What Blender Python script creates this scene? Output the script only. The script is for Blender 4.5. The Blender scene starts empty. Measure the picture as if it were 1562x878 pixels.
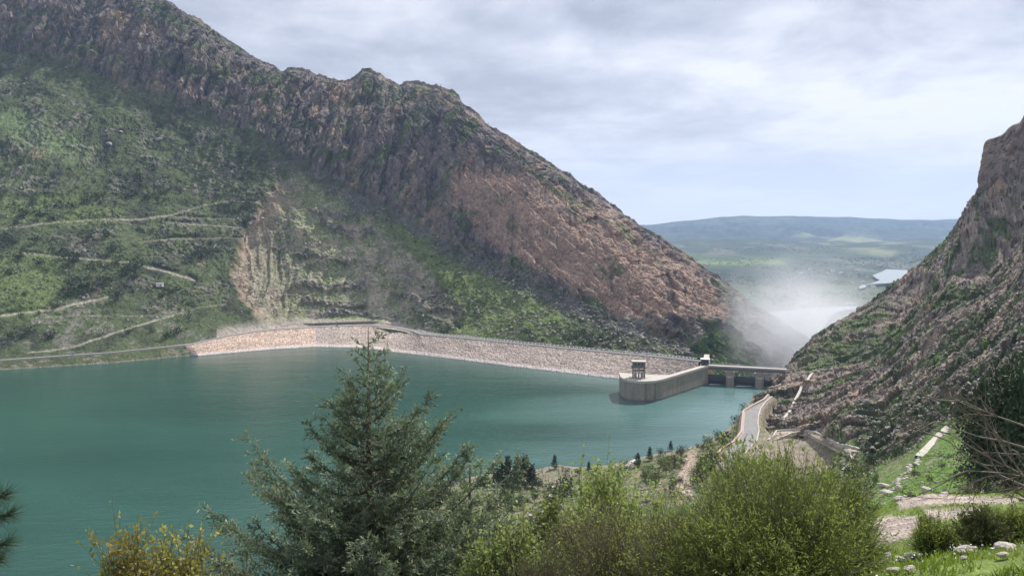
import bpy, math, random
import numpy as np
from math import radians as R, sin, cos, pi, sqrt, atan2
from mathutils import Vector, Matrix

random.seed(7)
rng = np.random.default_rng(11)
SC = bpy.context.scene
COL = SC.collection

# ------------------------------------------------------------------ camera
EYE = 171.0            # metres above the lake
FPX = 1136.0           # focal length in photograph pixels (1562 wide)
PITCH = math.atan((439 - 345) / FPX)
cam_d = bpy.data.cameras.new("camera")
cam_d.sensor_width = 36.0
cam_d.lens = 36.0 * FPX / 1562.0
cam_d.clip_start = 0.1
cam_d.clip_end = 60000
cam = bpy.data.objects.new("camera", cam_d)
cam.location = (0, 0, EYE)
cam.rotation_euler = (R(90) - PITCH, 0, 0)
COL.objects.link(cam)
SC.camera = cam
SC.render.resolution_x, SC.render.resolution_y = 1024, 575

# ------------------------------------------------------------------ light
SUN_EL, SUN_AZ = 50.0, 46.0      # azimuth clockwise from +Y (ahead of the camera, to the right)
sd = bpy.data.lights.new("sun", 'SUN')
sd.energy = 5.0
sd.angle = R(0.6)
sd.color = (1.0, 0.95, 0.87)
so = bpy.data.objects.new("sun", sd)
S = Vector((sin(R(SUN_AZ)) * cos(R(SUN_EL)), cos(R(SUN_AZ)) * cos(R(SUN_EL)), sin(R(SUN_EL))))
so.rotation_euler = S.to_track_quat('Z', 'Y').to_euler()
so.location = S * 3000
COL.objects.link(so)

SC.view_settings.view_transform = 'Standard'
SC.view_settings.look = 'None'
SC.view_settings.exposure = 0.28
SC.view_settings.gamma = 1.0
SC.cycles.max_bounces = 5
SC.cycles.diffuse_bounces = 2
SC.cycles.glossy_bounces = 2
SC.cycles.transmission_bounces = 3
SC.cycles.transparent_max_bounces = 6
SC.cycles.volume_bounces = 2
SC.cycles.volume_step_rate = 3.0
SC.cycles.volume_max_steps = 48


class NT:
    """small node-tree helper"""
    def __init__(s, tree):
        s.t = tree
        tree.nodes.clear()

    def n(s, typ, props=None, **ins):
        nd = s.t.nodes.new(typ)
        for k, v in (props or {}).items():
            setattr(nd, k, v)
        for k, v in ins.items():
            key = int(k[1:]) if k[0] == 'i' and k[1:].isdigit() else k.replace('_', ' ')
            sock = nd.inputs[key]
            if isinstance(v, bpy.types.NodeSocket):
                s.t.links.new(v, sock)
            else:
                sock.default_value = v
        return nd

    def math(s, op, a, b=0.0, c=None, clamp=False):
        nd = s.t.nodes.new('ShaderNodeMath')
        nd.operation = op
        nd.use_clamp = clamp
        for i, v in enumerate((a, b) if c is None else (a, b, c)):
            if isinstance(v, bpy.types.NodeSocket):
                s.t.links.new(v, nd.inputs[i])
            else:
                nd.inputs[i].default_value = v
        return nd.outputs[0]

    def mix(s, fac, a, b, blend='MIX'):
        nd = s.t.nodes.new('ShaderNodeMix')
        nd.data_type = 'RGBA'
        nd.blend_type = blend
        for sock, v in ((nd.inputs[0], fac), (nd.inputs[6], a), (nd.inputs[7], b)):
            if isinstance(v, bpy.types.NodeSocket):
                s.t.links.new(v, sock)
            elif isinstance(v, (int, float)):
                sock.default_value = v
            else:
                sock.default_value = (*v, 1.0) if len(v) == 3 else v
        return nd.outputs[2]

    def ramp(s, fac, stops):
        nd = s.t.nodes.new('ShaderNodeValToRGB')
        cr = nd.color_ramp
        while len(cr.elements) < len(stops):
            cr.elements.new(0.5)
        for e, (p, c) in zip(cr.elements, stops):
            e.position = p
            e.color = (c, c, c, 1) if isinstance(c, (int, float)) else (*c, 1)
        s.t.links.new(fac, nd.inputs[0])
        return nd.outputs[0]

    def noise(s, vec, scale, detail=4, rough=0.55, dist=0.0):
        nd = s.n('ShaderNodeTexNoise', None, Vector=vec, Scale=scale, Detail=detail, Roughness=rough, Distortion=dist)
        return nd.outputs[0]

    def link(s, a, b):
        s.t.links.new(a, b)


world = bpy.data.worlds.new("World")
SC.world = world
world.use_nodes = True
w = NT(world.node_tree)
wo = w.n('ShaderNodeOutputWorld')
sky = w.n('ShaderNodeTexSky', dict(sky_type='NISHITA', sun_disc=False, sun_elevation=R(SUN_EL), sun_rotation=R(SUN_AZ),
                                  air_density=1.0, dust_density=2.0, ozone_density=1.5, altitude=500))
bg1 = w.n('ShaderNodeBackground', None, Color=sky.outputs[0], Strength=0.09)
tc = w.n('ShaderNodeTexCoord')
sep = w.n('ShaderNodeSeparateXYZ', None, Vector=tc.outputs['Generated'])
zc = w.math('ADD', w.math('MAXIMUM', sep.outputs[2], 0.0), 0.16)
cv = w.n('ShaderNodeCombineXYZ', None, X=w.math('DIVIDE', sep.outputs[0], zc), Y=w.math('DIVIDE', sep.outputs[1], zc), Z=3.7)
n1 = w.noise(cv.outputs[0], 0.85, 8, 0.55, 0.25)
n2 = w.noise(cv.outputs[0], 2.3, 7, 0.55, 0.3)
n3 = w.noise(cv.outputs[0], 0.33, 3, 0.5, 0.2)
shade = w.math('ADD', w.math('MULTIPLY', n1, 0.62), w.math('MULTIPLY', n2, 0.38))
# grey underside -> white edges
ccol = w.ramp(shade, [(0.40, (0.34, 0.36, 0.43)), (0.47, (0.48, 0.50, 0.58)), (0.52, (0.60, 0.615, 0.685)), (0.59, (0.745, 0.75, 0.79))])
# far clouds merge into a pale veil near the horizon
veil = w.ramp(sep.outputs[2], [(0.0, 0.95), (0.05, 0.75), (0.16, 0.12), (0.3, 0.0)])
ccol2 = w.mix(veil, ccol, (0.70, 0.70, 0.745))
bg2 = w.n('ShaderNodeBackground', None, Color=ccol2, Strength=1.12)
cover = w.ramp(n3, [(0.25, 0.82), (0.5, 0.97), (0.7, 1.0)])
ms = w.n('ShaderNodeMixShader', None, i0=cover, i1=bg1.outputs[0], i2=bg2.outputs[0])
w.link(ms.outputs[0], wo.inputs['Surface'])

# ------------------------------------------------------------------ projection helpers (photograph pixel <-> place)
cp, sp = cos(PITCH), sin(PITCH)


def ray(u, v):
    xc, yc = (np.asarray(u, float) - 781) / FPX, (439 - np.asarray(v, float)) / FPX
    den = cp + yc * sp
    return xc / den, (yc * cp - sp) / den


def P(u, v, Y):
    tx, tz = ray(u, v)
    return np.array([tx * Y, Y + 0 * tx, EYE + tz * Y])


def PZ(u, v, z):
    tx, tz = ray(u, v)
    Y = (z - EYE) / tz
    return np.array([tx * Y, Y, z + 0 * Y])


def proj(x, y, z):
    dz = z - EYE
    f = y * cp - dz * sp
    f = np.where(f < 0.5, 0.5, f)
    return 781 + FPX * x / f, 439 - FPX * (y * sp + dz * cp) / f


# ------------------------------------------------------------------ noise
def _h(ix, iy, iz):
    n = (ix.astype(np.uint32) * np.uint32(374761393)) ^ (iy.astype(np.uint32) * np.uint32(668265263)) ^ (iz.astype(np.uint32) * np.uint32(2246822519))
    n = (n ^ (n >> np.uint32(13))) * np.uint32(1274126177)
    n ^= n >> np.uint32(16)
    n = n * np.uint32(2654435769)
    return ((n >> np.uint32(8)) & np.uint32(0xffff)).astype(np.float32) / 65535.0


def vn(x, y, z=0.0):
    x = np.asarray(x, np.float32); y = np.asarray(y, np.float32)
    z = np.zeros_like(x) + np.float32(0) + np.asarray(z, np.float32)
    fx, fy, fz = np.floor(x), np.floor(y), np.floor(z)
    ix, iy, iz = fx.astype(np.int64), fy.astype(np.int64), fz.astype(np.int64)
    a, b, c = x - fx, y - fy, z - fz
    a = a * a * (3 - 2 * a); b = b * b * (3 - 2 * b); c = c * c * (3 - 2 * c)
    def L(p, q, t): return p + (q - p) * t
    o = [[[_h(ix + i, iy + j, iz + k) for k in (0, 1)] for j in (0, 1)] for i in (0, 1)]
    r = [L(L(o[0][0][k], o[1][0][k], a), L(o[0][1][k], o[1][1][k], a), b) for k in (0, 1)]
    return L(r[0], r[1], c) * 2 - 1


def cells(x, y, seed=0):
    """2-D cells: nearest distance, distance to the border, the cell's own random number"""
    x = np.asarray(x, np.float32); y = np.asarray(y, np.float32)
    ix, iy = np.floor(x).astype(np.int32), np.floor(y).astype(np.int32)
    d1 = np.full(x.shape, 9.0, np.float32); d2 = d1.copy(); idn = np.zeros(x.shape, np.float32)
    for i in (-1, 0, 1):
        for j in (-1, 0, 1):
            cx, cy = ix + i, iy + j
            n = (cx.astype(np.uint32) * np.uint32(374761393)) ^ ((cy + seed * 77).astype(np.uint32) * np.uint32(668265263))
            n = (n ^ (n >> np.uint32(13))) * np.uint32(1274126177); n ^= n >> np.uint32(16); n *= np.uint32(2654435769); n ^= n >> np.uint32(15)
            sx = (n & np.uint32(1023)).astype(np.float32) / 1023; sy = ((n >> np.uint32(10)) & np.uint32(1023)).astype(np.float32) / 1023
            r_ = (n >> np.uint32(20)).astype(np.float32) / 4095
            d = np.hypot(cx + sx - x, cy + sy - y)
            near = d < d1
            d2 = np.where(near, d1, np.minimum(d2, d)); idn = np.where(near, r_, idn); d1 = np.minimum(d1, d)
    return d1, d2 - d1, idn


def blocks(x, y, seed=0, tilt=0.5):
    """faceted rock blocks: flat faces standing at different depths, with open joints"""
    a, b, c = cells(x, y, seed)
    return c + tilt * (((c * 37.0) % 1.0 - 0.5) * a * 2) - 0.35 * sstep(0.12, 0.0, b)


def fbm(x, y, z=0.0, oct=4, g=0.5):
    s = 0; a = 1.0; t = 0
    for i in range(oct):
        s = s + a * vn(x + 17.3 * i, y - 9.1 * i, z + 5.7 * i)
        t += a; a *= g; x = x * 2.03; y = y * 2.03; z = z * 2.03
    return s / t


def ridged(x, y, z=0.0, oct=4, g=0.5):
    s = 0; a = 1.0; t = 0
    for i in range(oct):
        n = 1 - np.abs(vn(x + 31.3 * i, y + 7.7 * i, z - 3.1 * i)) * 2
        s = s + a * n
        t += a; a *= g; x = x * 2.07; y = y * 2.07; z = z * 2.07
    return s / t


def sstep(a, b, x):
    t = np.clip((x - a) / (b - a), 0, 1)
    return t * t * (3 - 2 * t)


def inpoly(px, py, poly):
    ins = np.zeros(np.shape(px), bool)
    n = len(poly)
    for i in range(n):
        x1, y1 = poly[i]; x2, y2 = poly[(i + 1) % n]
        if y1 == y2: continue
        c = ((y1 > py) != (y2 > py)) & (px < (x2 - x1) * (py - y1) / (y2 - y1) + x1)
        ins ^= c
    return ins


def dpoly(px, py, pts):
    d = np.full(np.shape(px), 1e9, np.float32)
    for (x1, y1), (x2, y2) in zip(pts[:-1], pts[1:]):
        dx, dy = x2 - x1, y2 - y1
        t = np.clip(((px - x1) * dx + (py - y1) * dy) / (dx * dx + dy * dy + 1e-9), 0, 1)
        d = np.minimum(d, np.hypot(px - x1 - t * dx, py - y1 - t * dy))
    return d


def softpoly(px, py, poly, w_):
    """1 inside the outline, fading over w_ each side of it"""
    ins = inpoly(px, py, poly)
    d = dpoly(px, py, list(poly) + [poly[0]])
    return sstep(-w_, w_, np.where(ins, d, -d))


# ------------------------------------------------------------------ mesh helpers
def mesh_np(name, verts, faces, mat=None, col=None, smooth=False, parent=None, attrs=None):
    """faces: int array (n,3) or (n,4), or a list of such arrays"""
    me = bpy.data.meshes.new(name)
    verts = np.asarray(verts, np.float32)
    fl = faces if isinstance(faces, list) else [faces]
    fl = [np.asarray(f, np.int32) for f in fl if len(f)]
    nl = sum(f.size for f in fl); nf = sum(len(f) for f in fl)
    me.vertices.add(len(verts)); me.vertices.foreach_set('co', verts.ravel())
    me.loops.add(nl); me.loops.foreach_set('vertex_index', np.concatenate([f.ravel() for f in fl]))
    me.polygons.add(nf)
    cnt = np.concatenate([np.full(len(f), f.shape[1], np.int32) for f in fl])
    me.polygons.foreach_set('loop_start', np.concatenate([[0], np.cumsum(cnt)[:-1]]).astype(np.int32))
    me.polygons.foreach_set('use_smooth', np.full(nf, smooth))
    me.update(calc_edges=True)
    if col is not None:
        a = me.color_attributes.new('Col', 'FLOAT_COLOR', 'POINT')
        c = np.ones((len(verts), 4), np.float32); c[:, :3] = col
        a.data.foreach_set('color', c.ravel())
    for k, v in (attrs or {}).items():
        a = me.attributes.new(k, 'FLOAT', 'POINT')
        a.data.foreach_set('value', np.asarray(v, np.float32).ravel())
    if mat: me.materials.append(mat)
    if name is None: return me
    o = bpy.data.objects.new(name, me)
    COL.objects.link(o)
    if parent: o.parent = parent
    return o


def gridfaces(nr, nc):
    i = np.arange(nr - 1)[:, None] * nc + np.arange(nc - 1)[None, :]
    return np.stack([i, i + 1, i + nc + 1, i + nc], -1).reshape(-1, 4)


def tag(o, label=None, cat=None, group=None, kind=None):
    if label: o['label'] = label
    if cat: o['category'] = cat
    if group: o['group'] = group
    if kind: o['kind'] = kind
    return o


def empty(name, loc=(0, 0, 0), rz=0.0, label=None, cat=None, group=None):
    o = bpy.data.objects.new(name, None)
    COL.objects.link(o)
    o.location = loc; o.rotation_euler = (0, 0, rz)
    o.empty_display_size = 0.5
    return tag(o, label, cat, group)


class MB:
    """collects vertices and faces (tris/quads/ngons) into one mesh"""
    def __init__(s): s.v = []; s.f = []; s.c = []; s.n = 0

    def add(s, v, f, c=None):
        v = np.asarray(v, float).reshape(-1, 3)
        s.v.append(v)
        s.f += [tuple(int(i) + s.n for i in q) for q in f]
        s.n += len(v)
        return s

    def box(s, c, d, rz=0.0, top=1.0):
        x, y, z = (q / 2 for q in d)
        v = np.array([(-x, -y, -z), (x, -y, -z), (x, y, -z), (-x, y, -z), (-x * top, -y * top, z), (x * top, -y * top, z), (x * top, y * top, z), (-x * top, y * top, z)])
        ca, sa = cos(rz), sin(rz)
        v = np.stack([v[:, 0] * ca - v[:, 1] * sa, v[:, 0] * sa + v[:, 1] * ca, v[:, 2]], 1) + np.array(c)
        return s.add(v, [(3, 2, 1, 0), (4, 5, 6, 7), (0, 1, 5, 4), (1, 2, 6, 5), (2, 3, 7, 6), (3, 0, 4, 7)])

    def beam(s, a, b, wd, ht):
        """box along a->b, width wd (horizontal), height ht, the line at its middle"""
        a = np.array(a, float); b = np.array(b, float)
        d = b - a; d /= np.linalg.norm(d)
        up = np.array([0, 0, 1.0])
        if abs(d[2]) > 0.95: up = np.array([0, 1.0, 0])
        r = np.cross(d, up); r /= np.linalg.norm(r); up = np.cross(r, d)
        q = [(-1, -1), (1, -1), (1, 1), (-1, 1)]
        v = [a + r * wd / 2 * i + up * ht / 2 * j for i, j in q] + [b + r * wd / 2 * i + up * ht / 2 * j for i, j in q]
        return s.add(v, [(3, 2, 1, 0), (4, 5, 6, 7), (0, 1, 5, 4), (1, 2, 6, 5), (2, 3, 7, 6), (3, 0, 4, 7)])

    def prism(s, poly, z0, z1):
        n = len(poly)
        z0 = [z0] * n if np.isscalar(z0) else z0
        z1 = [z1] * n if np.isscalar(z1) else z1
        v = [(x, y, z) for (x, y), z in zip(poly, z0)] + [(x, y, z) for (x, y), z in zip(poly, z1)]
        f = [tuple(range(n))[::-1], tuple(range(n, 2 * n))] + [(i, (i + 1) % n, n + (i + 1) % n, n + i) for i in range(n)]
        return s.add(v, f)

    def tube(s, pts, rad, n=6):
        pts = np.asarray(pts, float)
        rad = [rad] * len(pts) if np.isscalar(rad) else rad
        v = []
        for i, p in enumerate(pts):
            d = pts[min(i + 1, len(pts) - 1)] - pts[max(i - 1, 0)]
            d = d / (np.linalg.norm(d) + 1e-9)
            ref = np.array([0, 0, 1.0]) if abs(d[2]) < 0.9 else np.array([1.0, 0, 0])
            a = np.cross(d, ref); a /= np.linalg.norm(a); b = np.cross(d, a)
            for k in range(n):
                t = 2 * pi * k / n
                v.append(p + rad[i] * (a * cos(t) + b * sin(t)))
        f = []
        for i in range(len(pts) - 1):
            for k in range(n):
                f.append((i * n + k, i * n + (k + 1) % n, (i + 1) * n + (k + 1) % n, (i + 1) * n + k))
        f.append(tuple(range(n))[::-1]); f.append(tuple((len(pts) - 1) * n + k for k in range(n)))
        return s.add(v, f)

    def build(s, name, mat, parent=None, smooth=False, bevel=0.0):
        me = bpy.data.meshes.new(name)
        me.from_pydata(np.concatenate(s.v).tolist(), [], s.f)
        me.materials.append(mat)
        if smooth: me.polygons.foreach_set('use_smooth', [True] * len(me.polygons))
        me.update()
        o = bpy.data.objects.new(name, me)
        COL.objects.link(o)
        if parent: o.parent = parent
        if bevel:
            m = o.modifiers.new('edge', 'BEVEL'); m.width = bevel; m.segments = 1; m.limit_method = 'ANGLE'
        return o


# ------------------------------------------------------------------ materials
def new_mat(name):
    m = bpy.data.materials.new(name); m.use_nodes = True
    t = NT(m.node_tree)
    out = t.n('ShaderNodeOutputMaterial')
    return m, t, out


def terrain_mat(name, scales=(0.9, 0.22), amp=0.35, bump=0.6, dist=1.0):
    m, t, out = new_mat(name)
    at = t.n('ShaderNodeAttribute', dict(attribute_name='Col'))
    g = t.n('ShaderNodeNewGeometry')
    a = t.noise(g.outputs['Position'], scales[0], 6, 0.65)
    b = t.noise(g.outputs['Position'], scales[1], 5, 0.6)
    k = t.math('MULTIPLY', t.ramp(a, [(0.3, 1 - amp), (0.7, 1 + amp * 0.9)]), t.ramp(b, [(0.3, 1 - amp * 0.6), (0.7, 1 + amp * 0.6)]))
    kk = t.n('ShaderNodeCombineXYZ', None, X=k, Y=k, Z=k)
    c = t.mix(1.0, at.outputs[0], kk.outputs[0], 'MULTIPLY')
    bm = t.n('ShaderNodeBump', None, Strength=bump, Distance=dist, Height=t.math('ADD', a, t.math('MULTIPLY', b, 2.0)))
    p = t.n('ShaderNodeBsdfPrincipled', None, Base_Color=c, Roughness=0.95, Normal=bm.outputs[0])
    p.inputs['Specular IOR Level'].default_value = 0.15
    t.link(p.outputs[0], out.inputs[0])
    return m


def stone_mat(name, c1, c2, scale=0.4, rough=0.9, bump=0.3, dist=0.2, stain=None):
    m, t, out = new_mat(name)
    g = t.n('ShaderNodeTexCoord')
    v = g.outputs['Object']
    a = t.noise(v, scale, 7, 0.65)
    b = t.noise(v, scale * 5, 5, 0.6)
    c = t.mix(t.ramp(a, [(0.3, 0.0), (0.7, 1.0)]), c1, c2)
    c = t.mix(0.5, c, t.ramp(b, [(0.25, 0.3), (0.75, 0.85)]), 'OVERLAY')
    if stain:
        sc = t.n('ShaderNodeMapping', None, Vector=v, Scale=(1, 1, 0.12))
        st = t.noise(sc.outputs[0], stain[0], 5, 0.6)
        c = t.mix(t.ramp(st, [(0.5, 0.0), (0.72, 0.6)]), c, stain[1])
    bm = t.n('ShaderNodeBump', None, Strength=bump, Distance=dist, Height=b)
    p = t.n('ShaderNodeBsdfPrincipled', None, Base_Color=c, Roughness=rough, Normal=bm.outputs[0])
    t.link(p.outputs[0], out.inputs[0])
    return m


def leaf_mat(name, c1, c2, scale=3.0, trans=0.3, use_col=False, rnd=0.25):
    """foliage: colour varies between leaves and from plant to plant"""
    m, t, out = new_mat(name)
    g = t.n('ShaderNodeNewGeometry')
    oi = t.n('ShaderNodeObjectInfo')
    a = t.noise(g.outputs['Position'], scale, 3, 0.6)
    c = t.mix(t.ramp(a, [(0.35, 0.0), (0.65, 1.0)]), c1, c2)
    rp = t.n('ShaderNodeCombineXYZ')
    k = t.math('ADD', t.math('MULTIPLY', g.outputs['Random Per Island'], 0.5), 0.75)
    k = t.math('MULTIPLY', k, t.math('ADD', t.math('MULTIPLY', oi.outputs['Random'], rnd * 2), 1 - rnd))
    for i in range(3): t.link(k, rp.inputs[i])
    c = t.mix(1.0, c, rp.outputs[0], 'MULTIPLY')
    if use_col:
        at = t.n('ShaderNodeAttribute', dict(attribute_name='Col'))
        c = t.mix(1.0, c, at.outputs[0], 'MULTIPLY')
    p = t.n('ShaderNodeBsdfPrincipled', None, Base_Color=c, Roughness=0.6)
    p.inputs['Specular IOR Level'].default_value = 0.3
    tr = t.n('ShaderNodeBsdfTranslucent', None, Color=t.mix(1.0, c, (1.15, 1.2, 0.7), 'MULTIPLY'))
    mx = t.n('ShaderNodeMixShader', None, i0=trans, i1=p.outputs[0], i2=tr.outputs[0])
    t.link(mx.outputs[0], out.inputs[0])
    return m


def plain_mat(name, c, rough=0.6, metal=0.0):
    m, t, out = new_mat(name)
    tc_ = t.n('ShaderNodeTexCoord')
    a = t.noise(tc_.outputs['Object'], 2.0, 4)
    col = t.mix(t.ramp(a, [(0.35, 0.0), (0.65, 0.35)]), c, tuple(x * 0.7 for x in c))
    p = t.n('ShaderNodeBsdfPrincipled', None, Base_Color=col, Roughness=rough, Metallic=metal)
    t.link(p.outputs[0], out.inputs[0])
    return m


M = {}
M['mountain'] = terrain_mat('mountain_rock_and_grass', (0.3, 0.09), 0.4, 0.7, 2.6)
M['hillside'] = terrain_mat('hillside_rock_and_grass', (0.7, 0.12), 0.4, 0.5, 0.8)
M['valley'] = terrain_mat('valley_fields', (0.02, 0.004), 0.35, 0.5, 14.0)
M['riprap'] = terrain_mat('riprap_stone', (1.1, 0.3), 0.3, 0.6, 0.5)
M['concrete'] = stone_mat('weathered_concrete', (0.29, 0.255, 0.21), (0.22, 0.20, 0.17), 0.12, stain=(0.22, (0.14, 0.125, 0.105)))
M['concrete_pale'] = stone_mat('pale_concrete', (0.46, 0.43, 0.39), (0.34, 0.31, 0.28), 0.3)
M['concrete_dark'] = stone_mat('dark_concrete', (0.17, 0.16, 0.15), (0.11, 0.105, 0.10), 0.25)  # darker tone for tower walls, girders, brackets and the wall foot
M['asphalt'] = stone_mat('pale_worn_asphalt', (0.23, 0.22, 0.22), (0.17, 0.165, 0.165), 0.15, bump=0.1)
M['dirt'] = stone_mat('pale_dirt', (0.36, 0.29, 0.23), (0.26, 0.21, 0.165), 0.3)
M['parapet'] = stone_mat('pinkish_stone_wall', (0.42, 0.32, 0.28), (0.31, 0.245, 0.215), 0.5)
M['steel_dark'] = plain_mat('dark_painted_steel', (0.06, 0.06, 0.068), 0.5)
M['steel'] = plain_mat('galvanised_steel', (0.35, 0.35, 0.36), 0.5, 0.3)
M['white'] = plain_mat('white_paint', (0.72, 0.71, 0.69), 0.6)
M['navy'] = plain_mat('navy_painted_metal', (0.045, 0.055, 0.10), 0.5)
M['glass'] = plain_mat('dark_glass', (0.03, 0.035, 0.04), 0.1)
M['blue_paint'] = plain_mat('blue_car_paint', (0.06, 0.12, 0.35), 0.35)
M['rubber'] = plain_mat('black_rubber', (0.02, 0.02, 0.02), 0.9)
M['bark'] = stone_mat('grey_brown_bark', (0.13, 0.10, 0.08), (0.07, 0.055, 0.045), 4.0)
M['twig'] = stone_mat('grey_twig', (0.19, 0.16, 0.14), (0.10, 0.085, 0.075), 6.0)
M['twig_pink'] = stone_mat('pinkish_brown_twig', (0.25, 0.195, 0.16), (0.14, 0.11, 0.09), 6.0)
M['boulder'] = stone_mat('grey_boulder', (0.33, 0.30, 0.27), (0.21, 0.19, 0.175), 0.5, bump=0.5)
M['pale_rock'] = stone_mat('pale_limestone', (0.52, 0.47, 0.42), (0.34, 0.30, 0.27), 1.5, bump=0.5)
M['cedar'] = leaf_mat('blue_green_needles', (0.090, 0.135, 0.108), (0.19, 0.24, 0.185), 2.2, 0.3, use_col=True)
M['pine'] = leaf_mat('dark_pine_needles', (0.028, 0.050, 0.028), (0.05, 0.078, 0.04), 0.4, 0.12)
M['shrub'] = leaf_mat('dark_green_shrub', (0.026, 0.042, 0.020), (0.048, 0.072, 0.030), 0.15, 0.15)
M['shrub_olive'] = leaf_mat('olive_shrub', (0.07, 0.09, 0.032), (0.11, 0.13, 0.045), 0.4, 0.25)
M['lime'] = leaf_mat('lime_green_leaves', (0.19, 0.245, 0.085), (0.32, 0.37, 0.16), 1.5, 0.4)
M['broom'] = leaf_mat('green_broom_shoots', (0.20, 0.25, 0.075), (0.34, 0.39, 0.15), 1.2, 0.48)
M['yellow'] = leaf_mat('yellow_ochre_leaves', (0.33, 0.27, 0.075), (0.25, 0.26, 0.09), 2.0, 0.35)
M['grass'] = leaf_mat('fresh_grass', (0.13, 0.185, 0.035), (0.21, 0.27, 0.06), 0.8, 0.4)
M['foam'] = plain_mat('white_foam', (0.8, 0.82, 0.83), 0.8)

# water
m, t, out = new_mat('lake_water')
g = t.n('ShaderNodeNewGeometry')
mp = t.n('ShaderNodeMapping', None, Vector=g.outputs['Position'], Scale=(0.35, 1.0, 1.0), Rotation=(0, 0, R(12)))
r1 = t.noise(mp.outputs[0], 0.28, 6, 0.62)
r2 = t.noise(mp.outputs[0], 0.035, 4, 0.6, 0.3)
gust = t.noise(mp.outputs[0], 0.006, 4, 0.55, 0.6)
bmp = t.n('ShaderNodeBump', None, Strength=0.4, Distance=0.9, Height=t.math('ADD', r1, t.math('MULTIPLY', r2, 1.5)))
wc = t.mix(t.ramp(gust, [(0.35, 0.0), (0.65, 1.0)]), (0.014, 0.056, 0.045), (0.022, 0.080, 0.062))
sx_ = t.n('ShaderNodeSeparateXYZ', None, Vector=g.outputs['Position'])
sky_sheen = t.math('ADD', t.math('MULTIPLY', sx_.outputs[0], 0.0032), t.math('MULTIPLY', t.math('SUBTRACT', gust, 0.5), 1.2))
wc = t.mix(t.ramp(sky_sheen, [(0.0, 0.0), (0.7, 1.0)]), wc, (0.10, 0.185, 0.180))   # bright sky reflection painted into the base colour towards the spillway
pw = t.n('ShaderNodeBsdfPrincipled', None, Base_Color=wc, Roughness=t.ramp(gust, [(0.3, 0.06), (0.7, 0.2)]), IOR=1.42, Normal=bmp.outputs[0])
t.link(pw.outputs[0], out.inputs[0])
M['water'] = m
m, t, out = new_mat('far_river_water')
pw = t.n('ShaderNodeBsdfPrincipled', None, Base_Color=(0.22, 0.26, 0.28, 1), Roughness=0.5, IOR=1.33)  # pale base colour carries the reflection of the bright sky
t.link(pw.outputs[0], out.inputs[0])
M['river'] = m

# ================================================================== THE MOUNTAIN across the lake
def line(pts):
    """[(u, v, Y)] -> arrays tx, Y, z sorted along tx"""
    a = np.array([P(u, v, Y) for u, v, Y in pts])
    tx = a[:, 0] / a[:, 1]
    return tx, a[:, 1], a[:, 2]


def linez(pts):
    """[(u, Y, z)] -> the same, u read at the horizon"""
    a = np.array([((u - 781) / FPX / cp, Y, z) for u, Y, z in pts])
    return a[:, 0], a[:, 1], a[:, 2]


RIDGE = [(-700, -330, 2150), (-500, -260, 2080), (-300, -190, 2000), (-120, -130, 1930), (0, -75, 1880), (120, -45, 1830), (205, -22, 1790), (250, 0, 1770), (262, 6, 1760), (275, 17, 1755), (290, 22, 1750),
         (300, 27, 1745), (318, 40, 1735), (340, 58, 1725), (362, 70, 1715), (380, 84, 1705), (400, 93, 1700), (418, 101, 1690), (432, 112, 1685), (440, 104, 1680),
         (462, 105, 1675), (480, 112, 1665), (500, 119, 1655), (520, 123, 1645), (540, 120, 1640), (546, 112, 1636), (552, 106, 1634), (566, 106, 1630), (582, 113, 1622), (598, 122, 1614),
         (608, 130, 1608), (620, 125, 1600), (635, 124, 1595), (655, 129, 1580), (672, 131, 1565), (690, 138, 1550), (700, 146, 1540), (706, 157, 1532), (718, 166, 1522), (733, 178, 1508),
         (742, 188, 1500), (760, 198, 1480), (780, 211, 1460), (800, 224, 1435), (830, 242, 1405), (850, 255, 1385), (870, 266, 1365), (885, 279, 1350), (905, 291, 1330), (920, 301, 1315),
         (945, 319, 1290), (965, 335, 1270), (985, 349, 1250), (1000, 359, 1238), (1030, 377, 1220), (1050, 391, 1208), (1080, 411, 1195), (1100, 426, 1188),
         (1125, 444, 1180), (1150, 462, 1172), (1175, 478, 1165), (1200, 494, 1158), (1225, 511, 1152), (1240, 524, 1150), (1300, 565, 1150), (1400, 620, 1150), (1600, 640, 1150)]
CLIFF = [(-700, -30, 1800), (-300, 40, 1700), (0, 78, 1600), (100, 92, 1570), (200, 126, 1530), (300, 165, 1480), (400, 215, 1430), (470, 258, 1395), (560, 300, 1350), (640, 345, 1280), (700, 380, 1220),
         (800, 427, 1100), (900, 472, 1012), (1000, 512, 968), (1080, 545, 955), (1130, 560, 970), (1200, 592, 1010), (1300, 622, 1050), (1600, 650, 1080)]
MID = [(-700, 280, 1150), (-300, 300, 1220), (0, 300, 1240), (100, 300, 1250), (200, 315, 1262), (350, 335, 1280), (450, 330, 1290), (560, 400, 1255), (640, 430, 1185), (700, 455, 1115),
       (800, 482, 1025), (900, 510, 958), (1000, 540, 925), (1080, 570, 925), (1130, 590, 945), (1200, 612, 990), (1300, 640, 1030), (1600, 660, 1060)]
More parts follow.
